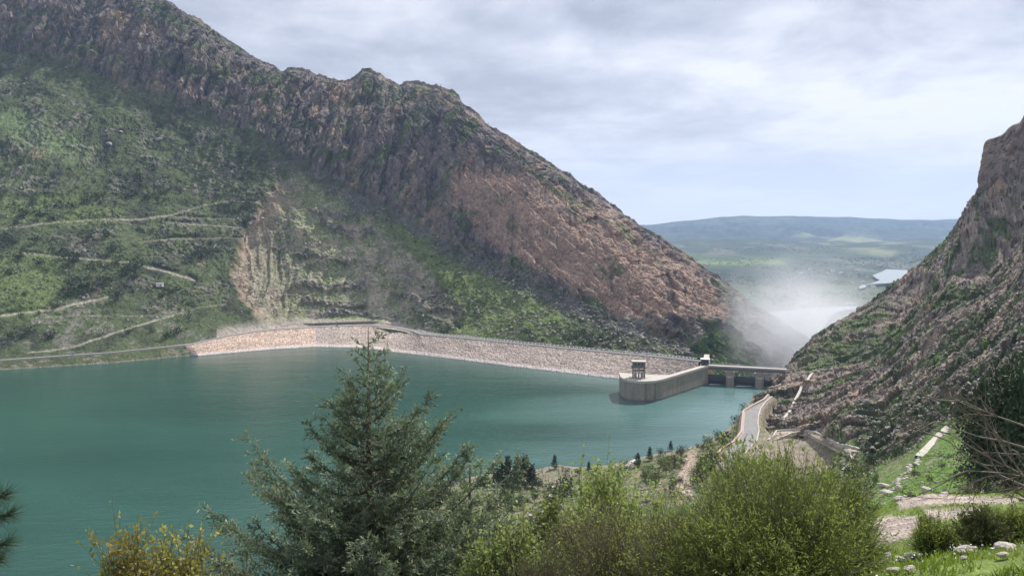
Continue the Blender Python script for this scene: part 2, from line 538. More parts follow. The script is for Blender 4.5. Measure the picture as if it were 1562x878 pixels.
# road outer edge (left shore) then the crest line of the dam, then the hidden foot behind the dam
FOOT_OUT = [(-700, 800, 4), (-300, 845, 6), (0, 892, 8.0), (102, 918, 9.2), (171, 938, 9.8), (239, 968, 10.6), (290, 992, 11.6), (350, 1034, 17.6), (410, 1074, 19.6), (480, 1104, 19.7),
            (560, 1125, 19.7), (612, 1074, 19.7), (640, 1030, 17), (700, 1000, 13), (800, 948, 8), (900, 898, 2), (1000, 862, -8), (1060, 850, -20), (1130, 880, -60), (1200, 940, -95), (1300, 990, -112), (1600, 1020, -114)]
FOOT_IN = [(-700, 812, 4.2), (-300, 857, 6.2), (0, 904, 8.2), (102, 930, 9.4), (171, 950, 10), (239, 980, 10.8), (290, 1006, 12), (350, 1048, 18), (410, 1090, 19.7), (480, 1128, 19.8),
           (560, 1152, 19.8), (612, 1122, 19.8), (640, 1062, 18), (700, 1018, 15), (800, 968, 10), (900, 918, 5), (1000, 880, -3), (1060, 872, -14), (1130, 900, -45), (1200, 960, -80), (1300, 1005, -108), (1600, 1035, -112)]
nC, tx = 1040, None
tx = np.concatenate([np.linspace(-0.98, -0.71, 30, endpoint=False), np.linspace(-0.71, 0.42, 800, endpoint=False), np.linspace(0.42, 0.75, 20)]).astype(np.float32)
lines = []
fo = linez(FOOT_OUT)
def at(l, smooth=0):
    Yv = np.interp(tx, l[0], l[1]); Zv = np.interp(tx, l[0], (l[2] - EYE) / l[1])
    if smooth:
        k = np.hanning(smooth * 2 + 1); k /= k.sum()
        f = lambda a: np.convolve(np.pad(a, smooth, mode='edge'), k, 'valid')
        Yv, Zv = f(Yv), f(Zv)
    return Yv, EYE + Zv * Yv
Yo, Zo = at(fo, 4)
Yi, Zi = at(linez(FOOT_IN), 8)
Ym, Zm = at(line(MID), 30)
Yc, Zc = at(line(CLIFF), 16)
Yr, Zr = at(line(RIDGE))
_, Zrs = at(line(RIDGE), 25)
Yk1 = Yc + 0.30 * (Yr - Yc); Zk1 = Zc + 0.44 * (Zrs - Zc)
Yk2 = Yc + 0.62 * (Yr - Yc); Zk2 = Zc + 0.74 * (Zrs - Zc)
prof = [(Yo - 45, np.minimum(Zo, 4) - 22, 0), (Yo - 14, np.where(tx < -0.42, -2.0, Zo - 8), 12), (Yo, Zo, 12), (Yi, Zi, 9), (Ym, Zm, 165), (Yc, Zc, 105), (Yk1, Zk1, 62), (Yk2, Zk2, 52), (Yr, Zr, 46),
        (Yr + 60, Zrs - 45, 10), (Yr + 250, Zrs - 190, 8), (Yr + 700, np.minimum(Zrs - 500, -60) * 0 + np.maximum(-118, Zrs - 520), 8)]
rowsY, rowsZ, rowT = [prof[0][0]], [prof[0][1]], [0.0]
for k in range(1, len(prof)):
    y0, z0, _ = prof[k - 1]; y1, z1, n = prof[k]
    for i in range(1, n + 1):
        f = i / n
        rowsY.append(y0 + (y1 - y0) * f); rowsZ.append(z0 + (z1 - z0) * f); rowT.append(k - 1 + f)
Yg = np.array(rowsY, np.float32); Zg = np.array(rowsZ, np.float32); T = np.array(rowT, np.float32)[:, None] + 0 * Yg
# ease the creases between the stretches (not the road bench, not the ridge)
def smooth_rows(A, w_, lo, hi):
    k = np.hanning(w_ * 2 + 1); k /= k.sum()
    B = np.apply_along_axis(lambda a: np.convolve(np.pad(a, w_, mode='edge'), k, 'valid'), 0, A)
    m_ = (sstep(lo - 0.1, lo + 0.1, T) * (1 - sstep(hi - 0.15, hi, T)))
    return A * (1 - m_) + B * m_
Zg = smooth_rows(Zg, 18, 3.35, 8.0)
X0 = tx[None, :] * Yg
nR = Yg.shape[0]
U, V = proj(X0, Yg, Zg)
X, Y, Z = X0.astype(np.float32), Yg.astype(np.float32), Zg.astype(np.float32)
# pieces of ground read off the photograph as outlines on this slope
wu = U + 16 * fbm(X / 26, Z / 26, Y / 90, 4, 0.6); wv = V + 7 * fbm(X / 30 + 50, Z / 30, Y / 90, 3)
QUARRY = [(428, 262), (405, 300), (378, 345), (357, 400), (360, 440), (385, 478), (405, 498), (640, 498), (628, 470), (680, 488), (708, 500), (700, 470), (655, 415), (610, 360), (560, 325), (500, 290), (462, 262)]
q = softpoly(wu, wv, QUARRY, 5)
cliff = sstep(4.93, 5.06, T + 0.10 * fbm(X / 60, Z / 60, Y / 120, 3))
ridge_keep = 1 - 0.8 * sstep(7.35, 8.0, T) * (1 - sstep(8.0, 8.4, T)) - sstep(8.3, 9, T) * 0.3
slope_m = sstep(3.02, 3.25, T)                      # no relief on the road bench
rightness = sstep(500, 760, U)                      # strata tilt on the right, upright flutes on the left
tilt = (Z + 0.63 * X - 0.2 * Y)
al = 0.72 * X - 0.45 * Y - 0.5 * Z                  # along the strata
dd = np.zeros_like(X)                               # outward displacement
# left cliffs: tall buttresses and narrow flutes
fl = ridged(X / 46, Z / 210, Y / 150, 4, 0.55)
fl2 = ridged(X / 13, Z / 60, Y / 60, 3, 0.6)
led = fbm(X / 90, Z / 16, Y / 80, 4, 0.6)
blkm = np.abs(vn(X / 8, Z / 11, Y / 9))
left_rel = 17 * fl + 8.0 * fl2 + 9 * led + 4.5 * blkm + 14 * fbm(X / 110, Z / 80, Y / 120, 3)
# right cliffs: thin beds running down to the right with cross joints
bed = ridged(al / 130, tilt / 9, Y / 220, 4, 0.62)
bed2 = fbm(al / 60, tilt / 26, Y / 90, 4, 0.6)
crk = ridged(X / 17, Z / 130, Y / 150, 3, 0.6)
scar_ = sstep(0.15, 0.55, fbm(X / 60, Z / 60, Y / 90 + 5, 3))
BROWN = [(690, 255), (740, 262), (800, 268), (870, 300), (935, 322), (985, 370), (1035, 400), (1085, 440), (1110, 475), (1090, 495), (1020, 478), (960, 490), (900, 452), (850, 425), (790, 400), (735, 365), (700, 320)]
brown = softpoly(wu, wv, BROWN, 8)
fbt = ((tilt + 5 * vn(al / 90, Y / 150)) / 19.0) % 1.0; fbs = ((tilt + 3 * vn(al / 60, Y / 150 + 9)) / 6.5) % 1.0
ledr = (fbt - sstep(0.55, 0.8, fbt)) * 19.0 * 0.75 + (fbs - sstep(0.5, 0.8, fbs)) * 6.5 * 0.7
right_rel = ledr * (1 - 0.25 * brown) + (3.0 * bed + 5 * bed2) * (1 - 0.6 * brown) + 3.0 * crk * (0.4 + brown) + 1.2 * blkm + 11 * fbm(X / 70, Z / 70, Y / 90, 4, 0.6) - 6 * scar_ * brown
cm = cliff > 0.02
xw = X + 3.0 * vn(Z / 15, X / 15, 3.0); zw = Z + 4.0 * vn(X / 19, Z / 19, 9.0)
blkL = np.zeros_like(X); blkR = np.zeros_like(X)
lm = cm & (rightness < 0.98); rm = cm & (rightness > 0.02)
blkL[lm] = 11 * blocks(xw[lm] / 17, zw[lm] / 40, 1) + 4.5 * blocks(xw[lm] / 6.5, zw[lm] / 13, 2)
blkR[rm] = 8.0 * blocks((al / 38)[rm], ((tilt + 4 * vn(X / 40, Z / 40)) / 12)[rm], 3) + 3.6 * blocks((al / 13)[rm], (tilt / 5)[rm], 4)
left_rel = left_rel * 0.75 + blkL - 6; right_rel = right_rel * 0.8 + blkR * (1 - 0.5 * brown) - 5
dd += cliff * ridge_keep * 1.15 * (left_rel * (1 - rightness) + right_rel * rightness)
# grassy slopes: hummocks, gullies, rocky ribs
hum = fbm(X / 55, Y / 55, 0, 5, 0.55)
rib = ridged(X / 24 + 0.4 * hum, (Y + Z) / 85, 0, 4, 0.6)
rock_n = fbm(X / 34 + 9, Y / 34, Z / 34, 4, 0.6)
rough = sstep(0.03, 0.28, rock_n)
dd += (1 - cliff) * slope_m * (12 * hum + 4.6 * rib + rough * (4.5 * np.abs(vn(X / 6, Y / 6, Z / 6)) + 2.6 * fbm(X / 3, Y / 3, Z / 3, 2))) * (1 - q * 0.8) * sstep(3.0, 3.5, T)
# scree below the cliffs on the right
scree = (1 - cliff) * sstep(4.35 - 0.5 * rightness * 0, 4.75, T + 0.15 * hum) * sstep(380, 520, U)
scree = scree * (1 - 0.8 * softpoly(wu, wv, [(575, 330), (625, 352), (690, 398), (745, 420), (810, 452), (880, 498), (960, 545), (700, 525), (640, 420)], 8))
dd += scree * (2.4 * np.abs(vn(X / 6, Y / 6, Z / 6)) + 1.4 * np.abs(vn(X / 2.7, Y / 2.7, Z / 2.7)))
# the old quarry: cut back, benched, gullied
tz_ = Z + 9 * vn(X / 50, Z / 200) + 3 * vn(X / 14, Z / 60)
fr = (tz_ / 24.0) % 1.0
bench = (fr - sstep(0.6, 0.8, fr)) * 24.0
gul = ridged((X + 0.35 * Z) / 19 + 0.5 * vn(X / 20, Z / 30), Z / 120, 0, 3, 0.55)
QL = [([(478, 318), (545, 326)], 7), ([(486, 334), (530, 350), (562, 350)], 6), ([(455, 385), (500, 388), (540, 396)], 5), ([(452, 428), (505, 434), (562, 427)], 7), ([(462, 455), (520, 466), (565, 458)], 5), ([(480, 482), (530, 478), (606, 484)], 5), ([(650, 440), (690, 455), (712, 470)], 5), ([(600, 440), (660, 468), (700, 472)], 4)]
qled = np.zeros_like(X)
for pts, wd in QL: qled = np.maximum(qled, 1 - sstep(wd * 0.45, wd * 1.1, dpoly(wu, wv * 1.0, pts) + 2.5 * vn(X / 9, Z / 9)))
OUT = softpoly(wu, wv, [(572, 345), (640, 395), (690, 465), (702, 492), (650, 484), (608, 430), (580, 392)], 5)
bn = sstep(-0.15, 0.25, fbm(X / 60, Z / 30, 3.0, 3) + 0.12 - 0.4 * sstep(470, 380, U))
dd += q * slope_m * (-15 + 0.8 * bench * bn + 6.5 * gul * 1.15 * (0.35 + 0.65 * sstep(520, 430, U)) + 9 * qled * (0.6 + 0.8 * np.abs(vn(X / 7, Z / 7, Y / 7))) + 6 * OUT + 1.6 * np.abs(vn(X / 3.5, Z / 3.5, Y / 3.5)) + 0.5 * vn(X / 1.8, Z / 1.8, Y / 1.8))
# thin dirt paths: slight benches, read off the photograph
PATHS = [([(0, 349), (68, 341), (143, 335), (212, 335), (260, 328), (307, 314), (342, 307), (393, 308)], 1.5, 0.55), ([(34, 386), (85, 391), (171, 398), (198, 400), (225, 407)], 1.4, 0.55),
         ([(225, 407), (266, 417), (297, 428)], 1.9, 1.0), ([(253, 339), (307, 343), (369, 347)], 1.0, 0.5), ([(266, 331), (359, 335)], 0.9, 0.35), ([(212, 369), (273, 364), (383, 363)], 1.0, 0.4),
         ([(0, 481), (41, 476), (82, 473), (113, 464), (164, 454)], 1.8, 0.85), ([(44, 538), (102, 531), (147, 517), (191, 502), (239, 488), (263, 481)], 1.5, 0.8), ([(263, 481), (205, 481), (113, 481), (51, 485)], 1.0, 0.4),
         ([(263, 481), (300, 470), (345, 464)], 1.0, 0.4), ([(590, 498), (570, 440), (548, 400), (535, 372)], 2.6, 0.55), ([(388, 430), (400, 470), (420, 498)], 2.0, 0.6), ([(640, 470), (700, 476), (740, 500)], 1.2, 0.4)]
pw0 = np.zeros_like(X)
for pts, wd, st in PATHS:
    pw0 = np.maximum(pw0, (1 - sstep(wd * 0.8, wd * 3.5, dpoly(U, V, pts))) * min(1, st + .3))
pw0 *= (1 - q)
dd = dd * (1 - 0.92 * pw0)
# displace outward: towards the lake and upward
dY, dZ = -0.72, 0.62
fine = 1.6 * fbm(X / 4, Y / 4, Z / 4, 3, 0.6) * slope_m
Yn = Y + dY * (dd + fine); Zn = Z + dZ * (dd + fine); Xn = X + 0.25 * dd * cliff
Zn = Zn + sstep(7.2, 7.9, T) * (1 - sstep(8.1, 8.6, T)) * (5.0 * ridged(X / 24, Y / 60, 0, 4, 0.6) - 1.5)
Ud, Vd = proj(Xn, Yn, Zn)
uj = Ud + 1.2 * vn(X / 12, Y / 12); vj = Vd + 1.0 * vn(X / 10 + 7, Y / 10)
path = np.zeros_like(X)
for pts, wd, st in PATHS:
    path = np.maximum(path, st * (1 - sstep(wd * 0.5, wd * 1.2, dpoly(uj, vj, pts))))
path *= (1 - cliff)

# ---- colour of the ground itself
def lerp(a, b, t_): return a + (np.asarray(b, np.float32) - a) * t_[..., None]
def C(*c): return np.array(c, np.float32)
n_a = fbm(X / 28, Y / 28, Z / 28, 5, 0.6); n_b = fbm(X / 7, Y / 7, Z / 7, 4, 0.65); n_c = fbm(X / 110, Y / 110, Z / 110, 3); n_d = vn(X / 2.2, Y / 2.2, Z / 2.2)
col = np.zeros(X.shape + (3,), np.float32) + C(0.082, 0.104, 0.050)
col = lerp(col, C(0.050, 0.058, 0.038), sstep(-0.1, 0.3, n_a))
col = lerp(col, C(0.036, 0.042, 0.030), sstep(0.12, 0.3, n_b) * 0.7)                       # scrubby ground
bright = softpoly(wu, wv, [(0, 395), (80, 385), (95, 440), (90, 480), (0, 490)], 12) * 0.7 + softpoly(wu, wv, [(0, 300), (130, 290), (190, 320), (150, 350), (0, 345)], 14) * 0.5
bright = np.maximum(bright, softpoly(wu, wv, [(575, 330), (625, 352), (690, 398), (745, 420), (810, 452), (880, 498), (960, 545), (700, 525), (690, 490), (640, 420)], 10))
bright = np.maximum(bright, softpoly(wu, wv, [(365, 395), (375, 395), (400, 460), (430, 500), (385, 470)], 6))
col = lerp(col, C(0.135, 0.178, 0.062), np.clip(bright * sstep(-0.5, 0.1, n_b + 0.15), 0, 1))  # sunlit patches between clouds painted into the grass colour
pale = softpoly(wu, wv, [(0, 160), (50, 180), (125, 215), (135, 245), (70, 245), (0, 205)], 10)
col = lerp(col, C(0.15, 0.21, 0.095), pale * 0.8 * sstep(-0.5, 0.1, n_b))  # another cloud-lit patch put into the ground colour
stony = sstep(0.05, 0.3, rock_n + 0.25 * n_b) * (1 - 0.65 * bright)
col = lerp(col, C(0.20, 0.185, 0.165), stony * sstep(-0.15, 0.25, n_b + 0.3 * n_d) * 0.75)
col = lerp(col, C(0.14, 0.13, 0.135), scree * sstep(-0.5, 0.1, n_b) * (0.9 - 0.35 * bright))
col = lerp(col, C(0.055, 0.075, 0.04), scree * sstep(0.0, 0.3, n_a) * 0.7)
# quarry
qc = C(0.27, 0.24, 0.185) + np.zeros_like(col)
qc = lerp(qc, C(0.125, 0.16, 0.07), sstep(-0.12, 0.16, n_b + 0.5 * n_a + 0.16 + 0.22 * sstep(455, 490, wu) * sstep(345, 300, wv) - 0.35 * bn * sstep(0.5, 0.8, fr)))
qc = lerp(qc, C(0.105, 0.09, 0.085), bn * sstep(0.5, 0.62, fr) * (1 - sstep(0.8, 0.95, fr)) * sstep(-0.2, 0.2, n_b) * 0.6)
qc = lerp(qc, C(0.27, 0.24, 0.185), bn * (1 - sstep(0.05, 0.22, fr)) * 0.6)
qc = lerp(qc, C(0.30, 0.26, 0.21), sstep(0.25, 0.5, n_d * 0.6 + n_b) * 0.8)
redbank = softpoly(wu, wv, [(425, 262), (400, 300), (372, 350), (352, 400), (362, 450), (385, 480), (430, 500), (395, 470), (378, 430), (382, 380), (405, 330), (440, 300)], 5)
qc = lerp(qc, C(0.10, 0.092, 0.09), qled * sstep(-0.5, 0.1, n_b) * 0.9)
qc = lerp(qc, C(0.15, 0.125, 0.115), OUT * sstep(-0.2, 0.3, n_b + n_a) * 0.7)
qc = lerp(qc, C(0.33, 0.29, 0.225), (1 - sstep(5, 13, dpoly(wu, wv, [(540, 345), (562, 390), (572, 440), (590, 498)]))) * 0.75 * sstep(-0.4, 0.1, n_b))
qc = qc * (1 + 0.35 * sstep(430, 500, wu) * (1 - sstep(640, 700, wu)))[..., None]  # middle of the quarry lightened in colour, making up for weaker sunlight there
qc = lerp(qc, C(0.33, 0.28, 0.22), sstep(470, 400, wu) * sstep(0.0, 0.5, gul) * 0.6)
qc = lerp(qc, C(0.32, 0.24, 0.18), redbank * 0.75 * sstep(-0.35, 0.1, n_b + 0.6 * n_a))
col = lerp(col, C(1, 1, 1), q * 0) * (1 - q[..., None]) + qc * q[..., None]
reds = [(150, 445, 14), (345, 508, 22), (310, 400, 10), (60, 235, 20), (190, 130, 18), (430, 285, 16)]
for a_, b_, r_ in reds:
    mk = 1 - sstep(r_ * 0.3, r_, np.hypot(wu - a_, (wv - b_) * 1.3))
    col = lerp(col, C(0.26, 0.18, 0.13), mk * 0.7 * sstep(-0.3, 0.2, n_b))
# cliffs
rc = C(0.16, 0.135, 0.13) + np.zeros_like(col)
rc = lerp(rc, C(0.065, 0.060, 0.068), sstep(-0.1, 0.3, fbm(X / 18, Z / 60, Y / 40, 4, 0.6)))
rc = lerp(rc, C(0.275, 0.205, 0.15), sstep(0.1, 0.38, fbm(X / 26 + 3, Z / 55, Y / 60, 4, 0.55)) * 0.75)
rc = lerp(rc, C(0.34, 0.235, 0.185), brown * (0.85 - 0.3 * sstep(0.1, 0.4, n_a)))
rc = lerp(rc, C(0.33, 0.285, 0.25), sstep(0.22, 0.5, n_b) * 0.6 * rightness)
streak = sstep(0.18, 0.42, fbm(X / 7, Z / 90, Y / 60, 4, 0.6))
rc = lerp(rc, C(0.06, 0.055, 0.058), streak * 0.7)
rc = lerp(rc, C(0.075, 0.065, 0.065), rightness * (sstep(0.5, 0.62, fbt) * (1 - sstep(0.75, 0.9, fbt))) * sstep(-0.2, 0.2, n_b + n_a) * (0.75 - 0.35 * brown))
rc = lerp(rc, C(0.40, 0.35, 0.30), sstep(0.3, 0.55, fbm(X / 9, (tilt * rightness + Z * (1 - rightness)) / 4, Y / 30, 3)) * 0.55)
gr = sstep(0.02, 0.3, fbm(X / 40, (tilt * rightness + Z * (1 - rightness)) / 14, Y / 60 + 4, 4, 0.6) - 0.25 * brown - 0.02 * 1)
gr = np.maximum(gr, (1 - sstep(0, 10, np.abs(dpoly(wu, wv, [(545, 122), (580, 150), (600, 165)])))) * 1.0)
gr = np.maximum(gr, (1 - sstep(2, 8, dpoly(wu, wv, [(205, 8), (245, 28), (285, 50)]))))
gr = np.maximum(gr, 0.8 * (1 - sstep(2, 7, dpoly(wu, wv, [(790, 250), (840, 290), (890, 315), (940, 345), (1010, 400)]))))
rc = lerp(rc, C(0.085, 0.115, 0.05), gr * 0.8)
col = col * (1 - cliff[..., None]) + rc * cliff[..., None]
low = softpoly(wu, wv, [(1050, 545), (1080, 505), (1115, 505), (1150, 545), (1160, 580), (1040, 580)], 8)
col = lerp(col, C(0.06, 0.12, 0.03), low * 0.8)
col = lerp(col, C(0.34, 0.31, 0.255), path)
# bank below the road and the bench itself
bank = (1 - sstep(2.9, 3.02, T)) 
col = lerp(col, C(0.085, 0.105, 0.05), bank * (tx < -0.425)[None, :])
col = lerp(col, C(0.20, 0.18, 0.15), bank * (tx < -0.425)[None, :] * sstep(0.0, 0.3, fbm(X / 9, Y / 9, Z / 3, 4)) * 0.8)
wet = (1 - sstep(0.3, 2.2, Zn + 0.8 * n_b)) * (T < 3)
col = lerp(col, C(0.22, 0.20, 0.165), wet * 0.8)
col = lerp(col, C(0.36, 0.32, 0.28), sstep(2.0, 2.1, T) * (1 - sstep(3.0, 3.1, T)) * (tx > -0.4)[None, :])
jit = 1 + 0.10 * rng.standard_normal(col.shape[:2]).astype(np.float32)[..., None] * 0.7
col = np.clip(col * np.clip(jit, 0.5, 1.6), 0.01, 0.6)
mv = np.stack([Xn, Yn, Zn], -1).reshape(-1, 3)
mountain = mesh_np('mountain', mv, gridfaces(nR, len(tx)), M['mountain'], col.reshape(-1, 3), smooth=False)
tag(mountain, kind='structure')
MT = dict(P=mv.reshape(nR, -1, 3), U=Ud, V=Vd, T=T, q=q, cliff=cliff, scree=scree, stony=stony, bright=bright, path=path)

# ================================================================== THE DAM
CREST = [(280, 986, 11.2), (290, 993, 11.9), (320, 1012, 15.0), (350, 1032, 18.4), (410, 1074, 20), (480, 1107, 20), (560, 1128, 20), (600, 1105, 20), (626, 1066, 20), (640, 1030, 20), (700, 998, 20), (800, 942, 20), (900, 893, 20), (1000, 852, 20), (1068, 822, 20)]
TOE = [(281, 983), (299, 974), (322, 984), (350, 998), (410, 1026), (480, 1050), (545, 1042), (580, 1022), (600, 1006), (640, 982), (700, 948), (800, 891), (900, 845), (950, 824), (1066, 797)]
cr = np.array([((u - 781) / FPX / cp * Y_, Y_, z_) for u, Y_, z_ in CREST])
to = np.array([((u - 781) / FPX / cp * Y_, Y_, 0.0) for u, Y_ in TOE])
def resample(p, n):
    s_ = np.concatenate([[0], np.cumsum(np.linalg.norm(np.diff(p, axis=0), axis=1))])
    t_ = np.linspace(0, s_[-1], n)
    return np.stack([np.interp(t_, s_, p[:, i]) for i in range(p.shape[1])], 1)
def vornoise(x, y, seed=0.0):
    """2-D cells: distance to nearest point and that cell's own random number"""
    x = x.astype(np.float32); y = y.astype(np.float32)
    ix, iy = np.floor(x), np.floor(y)
    d1 = np.full(x.shape, 9.0, np.float32); idn = np.zeros(x.shape, np.float32); d2 = d1.copy()
    for i in (-1, 0, 1):
        for j in (-1, 0, 1):
            cx, cy = (ix + i).astype(np.int64), (iy + j).astype(np.int64)
            sx = _h(cx, cy, np.full_like(cx, 3)); sy = _h(cx, cy, np.full_like(cx, 8)); r_ = _h(cx, cy, np.full_like(cx, 21))
            d = np.hypot(cx + sx - x, cy + sy - y)
            d2 = np.where(d < d1, d1, np.minimum(d2, d))
            idn = np.where(d < d1, r_, idn); d1 = np.minimum(d1, d)
    return d1, d2, idn

dam = empty('embankment_dam', (float(to[8][0]), float(to[8][1]), 0), 0, 'long rockfill dam of pale stones closing the lake below the mountain', 'dam')
def local(v): return np.asarray(v, np.float32) - np.array([to[8][0], to[8][1], 0], np.float32)
# pair crest and toe by hand-made stations
st_c = [0, 1, 2, 3, 4, 5, 6, 7, 8, 9, 10, 11, 12, 13]
NP = 1150
crR = []; toR = []
cs = [(cr[i], to[min(i, len(to) - 1)]) for i in range(15)]
pair = list(zip(cr, to))
ca = np.array([a for a, b in pair]); ta = np.array([b for a, b in pair])
sl = np.concatenate([[0], np.cumsum(np.linalg.norm(np.diff((ca + ta) / 2, axis=0), axis=1))])
tt = np.linspace(0, sl[-1], NP)
cR = np.stack([np.interp(tt, sl, ca[:, i]) for i in range(3)], 1); tR = np.stack([np.interp(tt, sl, ta[:, i]) for i in range(3)], 1)
def riprap(name, i0, i1, base, dark):
    nr = 48
    f = np.linspace(-0.22, 1, nr)[:, None, None]
    Pm = tR[None, i0:i1] + f * (cR[None, i0:i1] - tR[None, i0:i1])
    s_ = tt[None, i0:i1] + 0 * f[..., 0]; h_ = f[..., 0] * 56 + 0 * s_
    d1, d2, idn = vornoise(s_ / 1.7, h_ / 1.7)
    e1, e2, idm = vornoise(s_ / 3.9 + 40, h_ / 3.9)
    disp = (0.75 * (0.8 - d1) + 0.5 * idn + 0.5 * (idm - .5)) * (1 - sstep(0.985, 1, f[..., 0]))
    Pm = Pm + disp[..., None] * np.array([0, -0.45, 0.9])
    c_ = np.array(base)[None, None] * (0.62 + 0.75 * idn[..., None]) * (0.9 + 0.25 * fbm(s_ / 25, h_ / 9, 0, 3)[..., None])
    gap = sstep(0.10, 0.0, d2 - d1)[..., None]
    c_ = c_ * (1 - 0.35 * gap)
    z_ = Pm[..., 2]
    band = sstep(3.6, 2.6, z_ + 0.5 * vn(s_ / 12, h_ / 4))[..., None]
    c_ = c_ * (1 - band) + np.array([0.50, 0.45, 0.43]) * band
    wl = sstep(0.9, 0.3, z_)[..., None]
    c_ = c_ * (1 - wl) + np.array([0.16, 0.14, 0.12]) * wl
    return mesh_np(name, local(Pm.reshape(-1, 3)), gridfaces(nr, i1 - i0), M['riprap'], c_.reshape(-1, 3).clip(0.02, 0.7), parent=dam)
iA = int(np.searchsorted(tt, sl[5]))
r_ = riprap('riprap', 0, iA, (0.50, 0.385, 0.315), 0); r_['label'] = 'newer pinkish tan stone facing at the left end of the dam'
r_ = riprap('riprap', iA - 1, NP, (0.40, 0.335, 0.295), 0); r_['label'] = 'weathered grey-brown stone facing of the main dam'
# crest road: from front edge 12 m back, then the far face
dirn = np.gradient(cR[:, :2], axis=0); dirn /= np.linalg.norm(dirn, axis=1)[:, None] + 1e-9
k_ = np.hanning(61); k_ /= k_.sum()
nrm = np.stack([-dirn[:, 1], dirn[:, 0]], 1)
nrm = np.stack([np.convolve(np.pad(nrm[:, i], 30, mode='edge'), k_, 'valid') for i in range(2)], 1)
nrm /= np.linalg.norm(nrm, axis=1)[:, None]
def strip(name, offs, zs, i0, i1, step, mat):
    rows = []
    for o_, z_ in zip(offs, zs):
        p = cR[i0:i1:step].copy(); p[:, :2] += nrm[i0:i1:step] * o_; p[:, 2] += z_
        rows.append(p)
    a = np.stack(rows)
    return mesh_np(name, local(a.reshape(-1, 3)), gridfaces(a.shape[0], a.shape[1])[:, ::-1], mat, parent=dam)
strip('crest_road', (-0.1, 0.0, 11.5, 11.6), (-1.2, 0.12, 0.12, -1.2), 0, NP, 3, M['asphalt'])
i8 = int(np.searchsorted(tt, sl[9]))
strip('downstream_face', (11.5, 60, 190), (-0.3, -24, -92), i8, NP, 6, M['dirt'])
strip('kerb', (0.3, 0.3, 1.2, 1.2), (0.0, 1.15, 1.15, 0.0), 0, NP, 3, M['concrete_pale'])
# parapet posts with a rail, front and rear of the crest
for off, nm in ((0.7, 'front'), (10.8, 'rear')):
    mb = MB()
    idx = list(range(i8 - 60, NP - 4, 8))
    for a, b in zip(idx[:-1], idx[1:]):
        p = cR[a] + np.array([nrm[a][0] * off, nrm[a][1] * off, 0]); q_ = cR[b] + np.array([nrm[b][0] * off, nrm[b][1] * off, 0])
        p = local(p); q_ = local(q_)
        mb.box(p + np.array([0, 0, 1.4]), (1.1, 1.1, 2.6 if nm == 'front' else 2.2))
        mb.beam(p + np.array([0, 0, 2.2]), q_ + np.array([0, 0, 2.2]), 0.3, 0.45)
    mb.build('guardrail', M['white'], dam)

# ---- lake bed wall and intake pier
lk = [(-1700, -900), (1100, -900), (1100, 300), (620, 560), (400, 760), (288, 786), (213, 816), (205, 856), (100, 905), (-120, 1050), (-300, 1150), (-1700, 1150)]
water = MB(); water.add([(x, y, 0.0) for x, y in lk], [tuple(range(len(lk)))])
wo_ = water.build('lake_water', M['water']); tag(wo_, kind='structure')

pier = empty('intake_wall', (130, 730, 0), 0, 'curved grey concrete wall with rounded nose standing in the lake beside the spillway', 'retaining wall')
O_ = np.array([130, 730, 0.0])
def pxw(u, v, z=0.0):
    p = PZ(u, v, z); return (float(p[0]), float(p[1]))
front = [pxw(948, 606), pxw(952, 609), pxw(960, 611.3), pxw(972, 612.8), pxw(985, 613), pxw(999, 612.2), pxw(1009, 609.9), pxw(1030, 602.8), pxw(1045, 597.7), pxw(1060, 592.6), pxw(1070, 589.2), pxw(1080, 585.8)]
n_ = len(front)
fa = np.array(front)
# thickness: the nose is a wide platform, the rest a wall 7 m thick
back = []
nose_back = [(fa[0][0] + 1.5, fa[0][1] + 27), (fa[6][0] - 10, fa[6][1] + 27)]
for i in range(7, n_):
    d = fa[min(i + 1, n_ - 1)] - fa[i - 1]; d = d / np.linalg.norm(d)
    nn = np.array([-d[1], d[0]])
    back.append(tuple(fa[i] + nn * 7.0))
poly = [tuple(p) for p in fa] + [(back[-1][0], back[-1][1])] + back[:-1][::-1] + [nose_back[1], nose_back[0]]
poly_l = [(x - O_[0], y - O_[1]) for x, y in poly]
mb = MB(); mb.prism(poly_l, -16, 18.6); wl = mb.build('wall_body', M['concrete'], pier)
# subdivided joints: thin vertical formwork ribs
mb = MB()
for i in range(2, n_ - 1):
    a = fa[i]; d = fa[min(i + 1, n_ - 1)] - fa[i - 1]; d /= np.linalg.norm(d); nn = np.array([d[1], -d[0]])
    c_ = a + nn * 0.1 - O_[:2]
    if i in (4, 5): mb.box((c_[0], c_[1], 8), (0.9, 0.9, 20), atan2(d[1], d[0]))
mb.build('pilaster', M['concrete_dark'], pier)
mb = MB()   # stained foot just above the water
pf = [tuple(fa[i] + np.array([0, -0.18]) - O_[:2]) for i in range(n_)]
mb.prism(pf + [(pf[-1][0] - 2, pf[-1][1] + 3)] + [(p[0] * 0.99, p[1] + 2.5) for p in pf[::-1][1:]], -2, 2.0); mb.build('waterline_stain', M['concrete_dark'], pier)
def offs_poly(pl, e):
    c = np.mean(np.array(pl), axis=0)
    out = []
    n = len(pl)
    for i in range(n):
        a, b, d = np.array(pl[i - 1]), np.array(pl[i]), np.array(pl[(i + 1) % n])
        t1 = (b - a) / (np.linalg.norm(b - a) + 1e-9); t2 = (d - b) / (np.linalg.norm(d - b) + 1e-9)
        nn = np.array([t1[1] + t2[1], -t1[0] - t2[0]]); nn /= np.linalg.norm(nn) + 1e-9
        out.append(tuple(b + nn * e))
    return out
mb = MB(); mb.prism(offs_poly(poly_l, 0.7), 18.6, 20.0); mb.build('coping', M['concrete_pale'], pier)
mb = MB(); pl2 = offs_poly(poly_l, 0.45)
fr_ = pl2[:n_]
